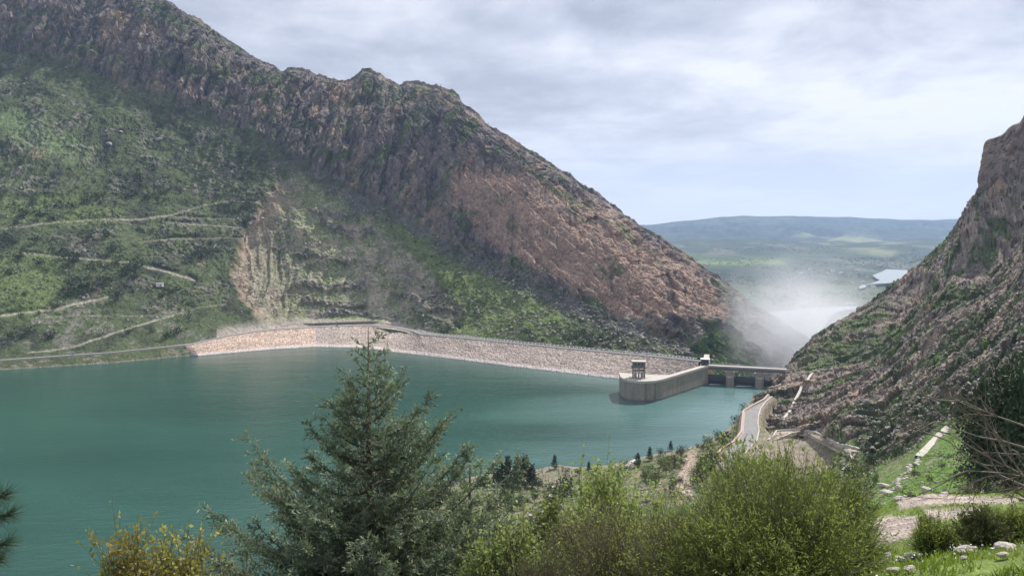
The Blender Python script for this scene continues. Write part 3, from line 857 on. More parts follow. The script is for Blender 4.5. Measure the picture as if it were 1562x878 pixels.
for a, b in zip(fr_[:-1], fr_[1:]): mb.beam((*a, 20.45), (*b, 20.45), 0.5, 0.9)
mb.build('parapet', M['concrete_pale'], pier)

# ---- intake tower on the nose
tc0 = PZ(971.5, 578, 20.0) + np.array([3, 7.5, 0])
tw = empty('intake_tower', (tc0[0], tc0[1], 20.0), R(-8), 'small concrete hoist house raised on open columns over the nose of the lake wall', 'tower')
for sx in (-1, 0, 1):
    for sy in (-1, 1):
        MB().box((sx * 5.6, sy * 3.6, 5.2), (1.5, 1.5, 10.4)).build('leg', M['concrete'], tw)
mb = MB(); mb.box((0, -3.6, 7.2), (13.2, 0.9, 1.1)).box((0, 3.6, 7.2), (13.2, 0.9, 1.1)).box((-5.6, 0, 7.2), (0.9, 6.5, 1.1)).box((5.6, 0, 7.2), (0.9, 6.5, 1.1)); mb.build('tie_beam', M['concrete'], tw)
MB().box((0, 0, 10.9), (15.0, 9.8, 1.0)).build('platform', M['concrete_dark'], tw)
MB().box((0, 0, 13.9), (12.6, 8.4, 5.0)).build('wall', M['concrete_dark'], tw)
MB().box((0, 0, 16.75), (14.2, 9.8, 0.7)).build('roof', M['concrete_pale'], tw)
for sx in (-3.4, 0, 3.4):
    MB().box((sx, -4.22, 14.2), (1.6, 0.14, 1.5)).build('window', M['glass'], tw)
for sx in (-3.2, 3.2):
    mb = MB(); mb.box((sx, 0, 2.6), (2.6, 3.0, 4.4)).tube([(sx, 0, 4.8), (sx, 0, 10.4)], 0.3, 6); mb.build('gate_hoist', M['steel'], tw)
mb = MB()
for a, b in (((-9, -7), (9, -7)), ((-9, -7), (-9, 6))):
    a = np.array(a, float); b = np.array(b, float)
    k = int(np.linalg.norm(b - a) / 2)
    for i in range(k + 1):
        p = a + (b - a) * i / k; mb.box((p[0], p[1], 0.6), (0.12, 0.12, 1.2))
    mb.beam((*a, 1.2), (*b, 1.2), 0.12, 0.12)
mb.build('railing', M['steel_dark'], tw)

# ---- spillway: deck, piers, gates
Lp = np.array([PZ(1078, 557.5, 19.8)[0], PZ(1078, 557.5, 19.8)[1]]); Rp = np.array([PZ(1199, 563.8, 19.8)[0], PZ(1199, 563.8, 19.8)[1]])
ax = (Rp - Lp) / np.linalg.norm(Rp - Lp); dn = np.array([-ax[1], ax[0]])       # downstream
ang = atan2(ax[1], ax[0])
spw = empty('spillway_bridge', (Lp[0], Lp[1], 0), ang, 'grey concrete road bridge on two piers over the spillway gates', 'bridge')
Lb = float(np.linalg.norm(Rp - Lp))
MB().box((Lb / 2 - 3, 5.0, 19.3), (Lb + 8, 11.0, 0.9)).build('deck', M['concrete_pale'], spw)
for yy in (0.4, 3.6, 6.8, 9.6):
    MB().box((Lb / 2 - 3, yy, 17.35), (Lb + 4, 0.7, 3.0)).build('girder', M['concrete_dark'], spw)
for yy in (-0.35, 10.3):
    mb = MB()
    mb.box((Lb / 2 - 3, yy, 20.0), (Lb + 8, 0.4, 0.5))
    n = 44
    for i in range(n + 1): mb.box((i * (Lb + 2) / n, yy, 20.7), (0.14, 0.14, 1.1))
    mb.beam((0, yy, 21.3), (Lb + 2, yy, 21.3), 0.14, 0.14)
    mb.build('railing', M['steel'], spw)
def s_of(u, v, z=0.0):
    p = PZ(u, v, z); return float((p[0] - Lp[0]) * ax[0] + (p[1] - Lp[1]) * ax[1])
pcs = [s_of(1113, 591), s_of(1158.5, 593)]
for s_ in pcs:
    mb = MB()
    w2 = 4.3
    nose = [(s_ - w2, 26), (s_ - w2, -5)] + [(s_ - w2 * cos(a), -5 - 4.2 * sin(a)) for a in np.linspace(0.25, pi - 0.25, 7)] + [(s_ + w2, -5), (s_ + w2, 26)]
    mb.prism(nose, -20, 10.5)
    pr = mb.build('pier', M['concrete'], spw)
    mb = MB(); mb.box((s_, 2.5, 11.4), (w2 * 2 + 2.2, 13, 1.8)).box((s_, 3.5, 14.0), (w2 * 2 - 1.2, 12, 3.6)); o = mb.build('pier_head', M['concrete'], pr)
    for sx in (-1, 1):
        MB().box((s_ + sx * (w2 + 0.9), 0.0, 9.4), (1.6, 3.6, 2.4)).build('bracket', M['concrete_dark'], pr)
edges = [0.5, pcs[0] - 4.3, pcs[0] + 4.3, pcs[1] - 4.3, pcs[1] + 4.3, Lb + 1]
for k in range(3):
    a, b = edges[2 * k] + 0.05, edges[2 * k + 1] - 0.05
    # curved gate skin
    rad, cy, czz = 15.0, 19.0, 4.0
    top = [9.6, 9.0, 6.6][k]
    th = np.linspace(-0.5, math.asin((top - czz) / rad), 10)
    rows = [(cy - rad * cos(x), czz + rad * sin(x)) for x in th]
    v = [(a, y, z) for y, z in rows] + [(b, y, z) for y, z in rows] + [(a, y + .5, z) for y, z in rows] + [(b, y + .5, z) for y, z in rows]
    n = len(rows)
    f = [(i, n + i, n + i + 1, i + 1) for i in range(n - 1)] + [(2 * n + i, 2 * n + i + 1, 3 * n + i + 1, 3 * n + i) for i in range(n - 1)] + [(n - 1, 2 * n - 1, 4 * n - 1, 3 * n - 1)]
    gt = MB().add(v, f).build('sluice_gate', M['steel_dark'], spw)
    mb = MB()
    for i in range(1, n, 2): mb.beam((a, rows[i][0] - .12, rows[i][1]), (b, rows[i][0] - .12, rows[i][1]), 0.3, 0.4)
    mb.build('rib', M['steel_dark'], gt)
# training walls and chute below the gates
MB().box((-3, 50, -20), (6, 76, 75)).build('side_wall', M['concrete_pale'], spw)
mb = MB(); mb.add([(0, 14, -3), (Lb + 12, 14, -3), (Lb + 12, 60, -12), (0, 60, -12), (0, 170, -75), (Lb + 12, 170, -75)], [(0, 1, 2, 3), (3, 2, 5, 4)]); mb.build('chute', M['concrete_pale'], spw)
MB().box((-1.9, -1.2, 8.5), (5.0, 7.5, 17)).build('abutment', M['concrete'], spw)

# white foam where water is drawn under the gates
for k, (u0, u1, vv) in enumerate(((1081, 1098, 585.8), (1122, 1146, 588.3), (1170, 1177, 590.0))):
    a, b = PZ(u0, vv, 0.05), PZ(u1, vv, 0.05)
    n = 16; vs = []
    for i in range(n + 1):
        f = i / n; c_ = a + (b - a) * f; wd = 1.6 * (0.35 + 0.65 * sin(pi * min(1, f * 1.3 + .1)) ** 2) * (0.7 + 0.5 * random.random())
        vs += [(c_[0], c_[1] - wd, 0.06), (c_[0] + .3, c_[1], 0.22), (c_[0], c_[1] + wd * 1.5, 0.06)]
    f_ = []
    for i in range(n):
        q_ = i * 3; f_ += [(q_, q_ + 3, q_ + 4, q_ + 1), (q_ + 1, q_ + 4, q_ + 5, q_ + 2)]
    o = MB().add(vs, f_).build('foam', M['foam']); tag(o, kind='stuff')
    o['label'] = ['white foam at the gate beside the wall', 'white foam line between the two bridge piers', 'white foam by the right hand pier'][k]

# ---- gate control cabin
cpz = PZ(1076.5, 556.5, 20.0)
cab = empty('control_cabin', (cpz[0], cpz[1] + 3, 20.1), R(-15), 'dark blue control cabin with pale flat roof where the dam crest meets the bridge', 'cabin')
MB().box((0, 0, 3.0), (8.0, 6.5, 6.0)).build('wall', M['navy'], cab)
MB().box((0, 0, 6.3), (10.0, 8.2, 0.6)).build('roof', M['white'], cab)
for sx in (-2.5, 0, 2.5): MB().box((sx, -3.33, 3.6), (1.6, 0.14, 1.8)).build('window', M['glass'], cab)
MB().box((4.06, 0.5, 1.4), (0.14, 1.4, 2.6)).build('door', M['steel'], cab)

# ================================================================== FAR COUNTRY below the dam
FAR = [  # (Y, [(u, z)...])
    (880, [(-800, -125), (2400, -125)]),
    (1300, [(-800, -113), (2400, -113)]),
    (2000, [(-800, -112), (1150, -111), (1330, -111), (2400, -100)]),
    (3000, [(-800, -110), (1300, -112), (2400, -90)]),
    (4200, [(-800, -95), (1050, -100), (1200, -110), (1330, -112), (1420, -112), (1500, -60), (2400, 0)]),
    (5000, [(-800, -70), (1040, -75), (1150, -85), (1300, -100), (1380, -104), (1460, -40), (2400, 0)]),
    (6000, [(-800, -20), (1000, -55), (1100, -62), (1200, -60), (1300, -68), (1450, -40), (2400, 20)]),
    (7500, [(-800, 40), (1000, 10), (1080, 25), (1180, 5), (1290, 15), (1400, 30), (2400, 60)]),
    (8500, [(-800, 0), (1000, -60), (1200, -60), (1400, -40), (2400, 0)]),
    (12500, [(-800, 340), (900, 190), (990, 196), (1030, 250), (1070, 290), (1100, 330), (1130, 345), (1150, 338), (1200, 342), (1250, 328), (1290, 330), (1330, 300), (1380, 282), (1420, 276), (1460, 296), (1540, 320), (2400, 350)]),
    (14500, [(-800, 60), (2400, 60)]),
]
yr = np.array([f[0] for f in FAR], float)
nfx = 320
txf = np.concatenate([np.linspace(-1.3, 0.12, 25, endpoint=False), np.linspace(0.12, 0.66, 230, endpoint=False), np.linspace(0.66, 1.3, 25)])
Yf = np.unique(np.concatenate([np.geomspace(880, 3000, 25), np.geomspace(3000, 8500, 85), np.geomspace(8500, 12500, 60), np.linspace(12500, 14500, 6)]))
ctr = np.array([np.interp(txf * FPX + 781, [q_[0] for q_ in f[1]], [q_[1] for q_ in f[1]]) for f in FAR])
Zf = np.array([[0.0]])
Zf = np.stack([np.interp(Yf, yr, ctr[:, j]) for j in range(len(txf))], 1)
Yf2 = Yf[:, None] + 0 * txf[None]; Xf = txf[None] * Yf2
amp = sstep(3800, 6500, Yf2)
rg = np.abs(fbm(Xf / 620, Yf2 / 900, 0, 4, 0.6)) ; hl = fbm(Xf / 1500, Yf2 / 1300, 0, 4)
Zf = Zf + amp * (1 - sstep(12000, 12500, Yf2)) * (55 * hl - 330 * rg * sstep(8300, 10500, Yf2) + 26 * ridged(Xf / 420, Yf2 / 380, 0, 3) * sstep(5500, 7500, Yf2)) + 4 * fbm(Xf / 300, Yf2 / 300) * sstep(2500, 4500, Yf2)
Zf = Zf + sstep(12000, 12500, Yf2) * 10 * fbm(Xf / 260, Yf2 / 400, 0, 3)
Uf, Vf = proj(Xf, Yf2, Zf)
cf = np.zeros(Xf.shape + (3,), np.float32) + C(0.038, 0.058, 0.036)
na, nb = fbm(Xf / 600, Yf2 / 700, 0, 4), fbm(Xf / 160, Yf2 / 260, 0, 4)
cf = lerp(cf, C(0.08, 0.105, 0.048), sstep(0.02, 0.28, na) * 0.8)
cf = lerp(cf, C(0.04, 0.06, 0.04), sstep(0.1, 0.3, nb) * 0.8)
cf = lerp(cf, C(0.17, 0.155, 0.12), sstep(0.26, 0.42, nb - na * .4) * 0.6)
cf = lerp(cf, C(0.026, 0.042, 0.042), sstep(8600, 9600, Yf2) * 0.85)
cf = lerp(cf, C(0.065, 0.092, 0.06), sstep(8800, 9600, Yf2) * sstep(0.05, 0.3, fbm(Xf / 900, Yf2 / 900, 8, 4)) * 0.7)
fieldm = softpoly(Uf, Vf, [(1060, 397), (1190, 396), (1200, 404), (1130, 406), (1062, 403)], 3)
cf = lerp(cf, C(0.13, 0.18, 0.06), fieldm)
dk = softpoly(Uf, Vf, [(1070, 406), (1240, 404), (1260, 414), (1235, 440), (1100, 430)], 5)
cf = lerp(cf, C(0.035, 0.05, 0.035), dk * 0.75)
cf = lerp(cf, C(0.20, 0.21, 0.11), softpoly(Uf, Vf, [(1190, 352), (1290, 355), (1380, 370), (1360, 395), (1260, 372)], 8) * sstep(-0.1, 0.2, na) * 0.9)
cf = lerp(cf, C(0.05, 0.065, 0.05), (1 - sstep(2000, 3400, Yf2)) * 0.7)
fv = np.stack([Xf, Yf2, Zf], -1).reshape(-1, 3)
o = mesh_np('valley', fv, gridfaces(len(Yf), len(txf)), M['valley'], cf.reshape(-1, 3), smooth=True); tag(o, kind='structure')
gp = MB(); gp.add([(-19000, -4000, -126), (19000, -4000, -126), (19000, 15500, -126), (-19000, 15500, -126)], [(0, 1, 2, 3)])
o = gp.build('ground', M['dirt']); tag(o, kind='structure')
# river pools
def pool(name, pts, z, label=None):
    v = []
    for u_, v_ in pts:
        p = PZ(u_, v_, z); v.append((p[0], p[1], z))
    o = MB().add(v, [tuple(range(len(v)))]).build(name, M['river']); tag(o, kind='structure'); return o
pool('river_water', [(1150, 478), (1200, 473), (1245, 469), (1290, 467.5), (1312, 467), (1308, 471), (1285, 473), (1268, 480), (1262, 490), (1256, 500), (1250, 520), (1245, 545), (1235, 565), (1180, 570), (1120, 560), (1110, 520)], -106)
pool('river_water', [(1331, 419.5), (1345, 414), (1352, 410.5), (1384, 411.5), (1384, 416), (1378, 420), (1389, 424), (1383, 428), (1352, 432), (1327, 433), (1342, 427), (1336, 424)], -97)
pool('river_water', [(1310, 437), (1316, 434), (1322, 434.5), (1320, 438), (1312, 440)], -100)

# ================================================================== THE NEAR HILLSIDE and the rocky slope on the right (one sheet)
def px3(pts): return [tuple(P(u, v, Y)) for u, v, Y in pts]
CT = []
# foreground shelf
CT += px3([(1562, 868, 9), (1400, 872, 11), (1250, 880, 12.5), (1400, 792, 23), (1562, 792, 19), (1480, 760, 31), (1400, 754, 35), (1562, 748, 29), (1700, 735, 28), (1340, 803, 24), (1900, 760, 12), (1800, 1000, 5), (1200, 905, 15), (1150, 880, 22), (1280, 812, 30),
            (900, 1010, 12), (560, 1100, 15), (200, 1200, 12), (-300, 1250, 12), (900, 862, 24), (1000, 872, 24), (780, 960, 24), (300, 1150, 30), (-300, 1150, 30)])
CT += [(-6, 0, 168.6), (0, 0, 169.4), (6, 0, 170.6), (-12, -4, 168.5), (12, -4, 172), (0, -4, 170.6)]
# drop beyond it
CT += px3([(1450, 812, 60), (1300, 850, 60), (1562, 798, 55), (1750, 740, 60), (1100, 930, 60), (900, 960, 60), (600, 1010, 60), (300, 1060, 60), (0, 1100, 60), (-400, 1120, 60),
            (1562, 745, 110), (1450, 760, 130), (1300, 800, 130), (1750, 640, 110), (1100, 850, 130), (900, 890, 130), (600, 960, 130), (300, 1030, 130), (0, 1080, 140), (-400, 1090, 140)])
# right flank
CT += px3([(1510, 725, 170), (1562, 690, 175), (1450, 728, 190), (1450, 700, 225), (1562, 640, 230), (1380, 735, 230), (1500, 655, 290), (1430, 690, 285), (1395, 710, 290), (1560, 560, 330), (1562, 500, 430), (1700, 400, 450), (1700, 600, 220), (1900, 500, 260), (1850, 300, 600),
            (1320, 735, 320), (1312, 700, 385), (1260, 735, 380), (1400, 640, 400), (1500, 600, 375), (1460, 560, 470), (1400, 560, 540), (1500, 500, 540), (1450, 450, 700), (1500, 400, 740), (1562, 330, 740), (1562, 420, 590),
            (1487, 300, 850), (1465, 335, 870), (1440, 375, 885), (1415, 395, 890), (1390, 415, 890), (1360, 437, 886), (1330, 460, 880), (1305, 475, 876), (1280, 490, 870), (1260, 508, 860), (1240, 525, 850), (1222, 543, 835), (1200, 560, 812), (1188, 572, 795), (1180, 585, 775),
            (1562, 236, 805), (1525, 264, 825), (1700, 120, 860), (1900, 0, 950),
            (1300, 520, 800), (1380, 480, 800), (1300, 585, 655), (1350, 540, 700), (1250, 590, 690), (1213, 592, 715), (1240, 640, 570), (1185, 640, 610), (1172, 615, 690), (1350, 640, 490), (1290, 650, 480), (1230, 662, 520)])
# behind the skyline
CT += [(560, 1030, 80), (700, 1000, 220), (430, 990, -20), (380, 930, 30), (300, 900, -60), (345, 1000, -95), (420, 1150, -110), (600, 1180, -60), (800, 1150, 120), (262, 850, -45), (250, 950, -105), (1000, 1100, 240)]
# shore and the ground behind it (z = 0 at the waterline)
SH = [(1176, 599), (1160, 607), (1137, 632), (1122, 650), (1098, 672), (1060, 688), (1000, 700), (960, 710), (900, 718), (850, 716), (780, 722), (710, 738), (650, 770), (560, 812), (450, 885), (200, 955), (0, 1005), (-400, 1010)]
for u, v in SH:
    p = PZ(u, v - 8.0, 0.0); CT.append(tuple(p))
    CT.append((p[0] - 18, p[1] + 40, -13.0))
CT += px3([(1050, 705, 505), (1000, 724, 480), (940, 735, 470), (900, 738, 478), (850, 738, 480), (800, 745, 470), (850, 765, 430), (780, 765, 430), (850, 800, 350), (760, 800, 370), (700, 850, 290), (1040, 722, 462), (1000, 765, 350), (1100, 765, 330),
            (1200, 765, 300), (1250, 712, 460), (1190, 725, 440), (900, 840, 260), (600, 900, 260), (300, 980, 250), (0, 1050, 240), (-400, 1060, 240), (1000, 830, 230), (1150, 820, 220)])
CT = np.array(CT, float)
OFFX, OFFY = 8.0, 14.0
def q2(x, y): return np.stack([x / (y + OFFX) * 3.0, np.log(y + OFFY) * 1.35], -1)
cq = q2(CT[:, 0], CT[:, 1]); wv_ = (CT[:, 2] - EYE) / (CT[:, 1] + 12)
def tps(d2): return 0.5 * d2 * np.log(d2 + 1e-12)
n_ = len(cq)
A = np.zeros((n_ + 3, n_ + 3))
d2 = ((cq[:, None] - cq[None]) ** 2).sum(-1)
A[:n_, :n_] = tps(d2) + np.eye(n_) * 0.0006
A[:n_, n_] = 1; A[:n_, n_ + 1:] = cq; A[n_:, :n_] = A[:n_, n_:].T
sol = np.linalg.solve(A, np.concatenate([wv_, [0, 0, 0]]))
def hbase(x, y):
    x = np.asarray(x, float); y = np.asarray(y, float)
    sh = x.shape; Q = q2(x.ravel(), y.ravel()); out = np.zeros(len(Q))
    for i in range(0, len(Q), 40000):
        qq = Q[i:i + 40000]
        d = ((qq ** 2).sum(1)[:, None] + (cq ** 2).sum(1)[None] - 2 * qq @ cq.T).clip(0)
        out[i:i + 40000] = tps(d) @ sol[:n_] + sol[n_] + qq @ sol[n_ + 1:]
    return (EYE + out * (y.ravel() + 12)).reshape(sh)

# the road down to the spillway, and the dirt yard beside it: levelled ground at z = 20
RD_L = [(1172, 603), (1166, 610), (1146, 620.6), (1134, 628), (1132, 646), (1131, 660), (1119, 675), (1104, 684), (1094, 693), (1097, 705), (1104, 717), (1118, 735)]
RD_R = [(1178, 605), (1168, 613), (1160, 624), (1157, 634), (1156, 646), (1157.6, 657.6), (1154.6, 672), (1143, 684), (1133, 696), (1131, 708), (1136, 722), (1150, 735)]
ZR = 19.0
rdl = np.array([PZ(u, v, ZR)[:2] for u, v in RD_L]); rdr = np.array([PZ(u, v, ZR)[:2] for u, v in RD_R])
YARD = [tuple(PZ(u, v, ZR)[:2]) for u, v in [(1158, 650), (1172, 664), (1196, 668), (1222, 672), (1250, 690), (1262, 712), (1240, 730), (1140, 730), (1133, 706), (1145, 684)]]
road_poly = [tuple(p) for p in rdl] + [tuple(p) for p in rdr[::-1]]
def hz(x, y):
    """height of the ground (without small relief)"""
    z = hbase(x, y)
    x = np.asarray(x, float); y = np.asarray(y, float)
    box_ = (x > 90) & (x < 330) & (y > 380) & (y < 760)
    if box_.any():
        xs, ys = x[box_], y[box_]
        m1 = inpoly(xs, ys, road_poly); d = dpoly(xs, ys, road_poly + [road_poly[0]]); d = np.where(m1, 0, d)
        m2 = inpoly(xs, ys, YARD); e = dpoly(xs, ys, YARD + [YARD[0]]); e = np.where(m2, 0, e)
        f = np.maximum(1 - sstep(1.5, 7.0, d), 1 - sstep(0.5, 12, e))
        z[box_] = z[box_] * (1 - f) + (ZR - 0.35) * f
    return z

nHx = 760
ax_ = np.concatenate([np.linspace(-1.0, -0.1, 60, endpoint=False), np.linspace(-0.1, 0.28, 120, endpoint=False), np.linspace(0.28, 0.70, 345, endpoint=False), np.linspace(0.70, 1.15, 35)])
Yh = np.unique(np.concatenate([np.linspace(-5, 6, 20), np.geomspace(6, 60, 100), np.geomspace(60, 330, 85), np.geomspace(330, 920, 285), np.geomspace(920, 1200, 15)]))
Yq = Yh[:, None] + 0 * ax_[None]; Xq = ax_[None] * (Yq + OFFX)
Zq = hz(Xq, Yq)
Uq, Vq = proj(Xq, Yq, Zq)
# rock slope mask, outlined on the photograph
x_, y_, z_ = Xq.astype(np.float32), Yq.astype(np.float32), Zq.astype(np.float32)
wu = Uq + 8 * fbm(x_ / 14, y_ / 14, 0, 3); wv = Vq + 7 * fbm(x_ / 14 + 30, y_ / 14, 0, 3)
far_ = sstep(180, 260, Yq)
rocky = far_ * softpoly(wu, wv, [(1150, 600), (1158, 660), (1190, 668), (1300, 668), (1330, 700), (1390, 680), (1440, 640), (1490, 640), (1600, 600), (2200, 560), (2200, -300), (1150, -300)], 7)
rocky = np.where(Yq > 500, np.maximum(rocky, (Xq > 0.345 * Yq) * 1.0 * (Vq < 640)), rocky)
flat = np.zeros_like(x_)
mm = (x_ > 90) & (x_ < 330) & (y_ > 380) & (y_ < 760)
xs, ys = x_[mm], y_[mm]
dr_ = np.where(inpoly(xs, ys, road_poly), 0, dpoly(xs, ys, road_poly + [road_poly[0]])); dy_ = np.where(inpoly(xs, ys, YARD), 0, dpoly(xs, ys, YARD + [YARD[0]]))
flat[mm] = np.maximum(1 - sstep(1, 7, dr_), 1 - sstep(1, 8, dy_)); yard = np.zeros_like(x_); yard[mm] = 1 - sstep(0, 5, dy_)
rocky = rocky * (1 - flat)
tl = z_ - 0.44 * x_ - 0.34 * y_            # beds climb to the right
alg = 0.8 * x_ + 0.45 * z_ + 0.3 * y_
bedr = ridged(alg / 95, tl / 6.5, y_ / 120, 5, 0.62)
bedb = ridged(alg / 160 + 4, tl / 19, y_ / 200, 4, 0.6)
blk = np.abs(vn(alg / 9, tl / 4, y_ / 9)); blk2 = np.abs(vn(x_ / 3, z_ / 2, y_ / 3))
big = fbm(x_ / 55, y_ / 70, z_ / 50, 4, 0.55)
thr = sstep(-0.35, 0.15, fbm(alg / 60, tl / 16, y_ / 70 + 3, 3))
fb = ((tl + 3 * vn(alg / 50, y_ / 60)) / 11.0) % 1.0
ledge = (fb - sstep(0.6, 0.85, fb)) * 11.0
disp = rocky * (3.2 * bedr * thr + 5.0 * bedb + 0.55 * ledge * thr + 9 * big + 3.0 * blk * thr + 1.2 * blk2)
sm = (1 - rocky) * (1 - flat)
lowfreq = sm * sstep(25, 90, Yq) * (1 - 0.6 * sstep(-2, 3, -z_)) * 2.2 * fbm(x_ / 22, y_ / 22, 0, 4) * sstep(0.5, 8, z_)
nearf = sm * (0.20 * fbm(x_ / 2.2, y_ / 2.2, 0, 4) + 0.05 * fbm(x_ / 0.4, y_ / 0.4, 0, 3)) * sstep(0.0, 3, z_)
bankr = sm * sstep(300, 420, Yq) * sstep(-2, 2, z_) * 0.9 * np.abs(vn(x_ / 3, y_ / 3, z_ / 3))
rmk = rocky > 0.02
alw = alg + 3 * vn(x_ / 18, z_ / 18, 2.0); tlw = tl + 1.6 * vn(x_ / 14, y_ / 14, 5.0)
bk = np.zeros_like(x_)
bk[rmk] = 7.0 * blocks((alw / 24)[rmk], (tlw / 7.5)[rmk], 5) + 3.6 * blocks((alw / 8.5)[rmk], (tlw / 3.0)[rmk], 6) + 1.5 * blocks((alw / 3.2)[rmk], (tlw / 1.5)[rmk], 7)
disp = disp * 0.62 + rocky * bk
disp = disp - rocky * float((disp * (rocky > 0.9)).sum() / (rocky > 0.9).sum())
Xn = x_ - 0.45 * disp; Yn = y_ - 0.42 * disp; Zn = z_ + 0.72 * disp + lowfreq + nearf + bankr
Ud, Vd = proj(Xn, Yn, Zn)
nA = fbm(x_ / 16, y_ / 16, z_ / 16, 5, 0.6); nB = fbm(x_ / 4.5, y_ / 4.5, z_ / 4.5, 4, 0.65); nD = vn(x_ / 1.4, y_ / 1.4, z_ / 1.4); nC_ = fbm(x_ / 0.9, y_ / 0.9, 0, 3)
# --- colours
c_ = np.zeros(x_.shape + (3,), np.float32) + C(0.085, 0.125, 0.045)
c_ = lerp(c_, C(0.15, 0.13, 0.085), sstep(-0.05, 0.3, nA) * 0.8)
c_ = lerp(c_, C(0.30, 0.26, 0.20), sstep(0.15, 0.4, nB) * sstep(300, 400, Yq) * 0.7)
fgm = 1 - sstep(45, 70, Yq)
c_ = lerp(c_, C(0.12, 0.17, 0.042), fgm * (0.95 - 0.5 * sstep(0.1, 0.45, nB)))
gm = np.zeros_like(x_)
uw = Ud + 5 * nC_ + 7 * nB; vw = Vd + 2.5 * nC_ + 2 * nB
for poly, wd in (([(1318, 800), (1345, 788), (1400, 787), (1412, 800), (1400, 812), (1370, 824), (1330, 834), (1300, 832)], 3), ([(1362, 758), (1420, 752), (1500, 756), (1560, 757), (1545, 766), (1470, 768), (1400, 772), (1372, 776)], 2.5), ([(1410, 776), (1500, 774), (1505, 786), (1440, 792), (1410, 788)], 2.5)):
    gm = np.maximum(gm, softpoly(uw, vw, poly, wd))
gm = gm * fgm
gravel = C(0.37, 0.31, 0.27) * (0.8 + 0.5 * np.abs(nC_)[..., None])
c_ = c_ * (1 - gm[..., None]) + gravel * gm[..., None]
# bright green flank at right, beyond the shelf
gf = far_ * 0 + sstep(80, 120, Yq) * softpoly(wu, wv, [(1300, 745), (1330, 705), (1390, 685), (1440, 640), (1480, 640), (1600, 600), (1800, 600), (1800, 780), (1300, 780)], 6)
c_ = lerp(c_, C(0.105, 0.185, 0.035), gf * (0.9 - 0.5 * sstep(0.0, 0.3, nA)))
c_ = lerp(c_, C(0.25, 0.22, 0.18), gf * sstep(0.2, 0.42, nB) * 0.8)
# shore slope: tawny
shm = sstep(300, 380, Yq) * (z_ < 30)
c_ = lerp(c_, C(0.23, 0.19, 0.135), shm * sstep(-0.25, 0.2, nB + nA * 0.5) * 0.75)
c_ = lerp(c_, C(0.10, 0.16, 0.05), shm * sstep(0.1, 0.3, nA) * 0.7)
GP = softpoly(uw, vw, [(1046, 690), (1064, 690), (1060, 705), (1050, 725), (1058, 760), (1030, 770), (1032, 735), (1036, 715)], 3)
c_ = lerp(c_, C(0.34, 0.27, 0.22), GP * (Yq > 300))
dirt = C(0.25, 0.21, 0.17)
yardc = np.clip(flat, 0, 1)
dirt = dirt + (C(0.13, 0.16, 0.07) - dirt) * (sstep(0.0, 0.3, nA) * yard * 0.8)[..., None]
c_ = c_ * (1 - yardc[..., None]) + dirt * (0.9 + 0.3 * nB[..., None]) * yardc[..., None]
# rock slope
r_ = C(0.225, 0.185, 0.16) + np.zeros_like(c_)
r_ = lerp(r_, C(0.36, 0.295, 0.235), sstep(0.05, 0.4, fbm(alg / 30, tl / 4, y_ / 40, 4, 0.6)))
r_ = lerp(r_, C(0.125, 0.105, 0.095), sstep(0.05, 0.35, fbm(alg / 22 + 7, tl / 3, y_ / 30, 4, 0.6)) * 0.8)
r_ = lerp(r_, C(0.30, 0.20, 0.135), sstep(0.15, 0.4, fbm(x_ / 40 + 7, y_ / 40, z_ / 30, 4, 0.6)) * 0.6)
gshare = 0.06 + 0.14 * sstep(380, 600, Vd) - 0.10 * sstep(1380, 1200, Ud) - 0.15 * sstep(360, 300, Vd) - 0.22 * sstep(1290, 1230, Ud) * sstep(540, 575, Vd)
vegm = sstep(0.02, 0.2, fbm(alg / 45 + 11, tl / 9, y_ / 50, 4, 0.6) + gshare)
r_ = lerp(r_, C(0.075, 0.10, 0.042), vegm * 0.85)
r_ = lerp(r_, C(0.11, 0.17, 0.04), vegm * sstep(0.0, 0.3, nA) * 0.85)
c_ = c_ * (1 - rocky[..., None]) + r_ * rocky[..., None]
wetr = (1 - sstep(0.4, 2.5, Zn + nB)) * (Yq > 250)
c_ = lerp(c_, C(0.24, 0.21, 0.175), wetr * 0.8)
c_ = np.clip(c_ * np.clip(1 + 0.13 * rng.standard_normal(x_.shape).astype(np.float32)[..., None], 0.5, 1.6), 0.01, 0.6)
hv = np.stack([Xn, Yn, Zn], -1)
hill = mesh_np('hillside', hv.reshape(-1, 3), gridfaces(len(Yh), len(ax_)), M['hillside'], c_.reshape(-1, 3), smooth=False)
tag(hill, kind='structure')
HS = dict(P=hv, U=Ud, V=Vd, rocky=rocky, Y=Yq, veg=vegm, flat=flat, gravel=gm, gf=gf)

# fast lookups of built height by interpolation on the grid (x = a (y + 8))
def gz(x, y):
    a = x / (y + OFFX)
    j = np.clip(np.searchsorted(ax_, a) - 1, 0, len(ax_) - 2); i = np.clip(np.searchsorted(Yh, y) - 1, 0, len(Yh) - 2)
    fa_ = np.clip((a - ax_[j]) / (ax_[j + 1] - ax_[j]), 0, 1); fy = np.clip((y - Yh[i]) / (Yh[i + 1] - Yh[i]), 0, 1)
    G = HS_Z
    return float((G[i, j] * (1 - fa_) + G[i, j + 1] * fa_) * (1 - fy) + (G[i + 1, j] * (1 - fa_) + G[i + 1, j + 1] * fa_) * fy)
HS_Z = Zn
def hit(u, v, ymin=5.0, ymax=1000.0):
    """first ground point of the hillside seen at photograph pixel (u, v) beyond ymin"""
    tx_, tz_ = ray(u, v); tx_, tz_ = float(tx_), float(tz_)
    y = ymin
    prev = None
    while y < ymax:
        g = gz(tx_ * y, y); r = EYE + tz_ * y
        if g >= r:
            if prev is None: break
            lo, hi = prev, y
            for _ in range(14):
                m_ = (lo + hi) / 2
                if gz(tx_ * m_, m_) >= EYE + tz_ * m_: hi = m_
                else: lo = m_
            y = hi; break
        prev = y
        y *= 1.006; y += 0.02
    return np.array([tx_ * y, y, gz(tx_ * y, y)])

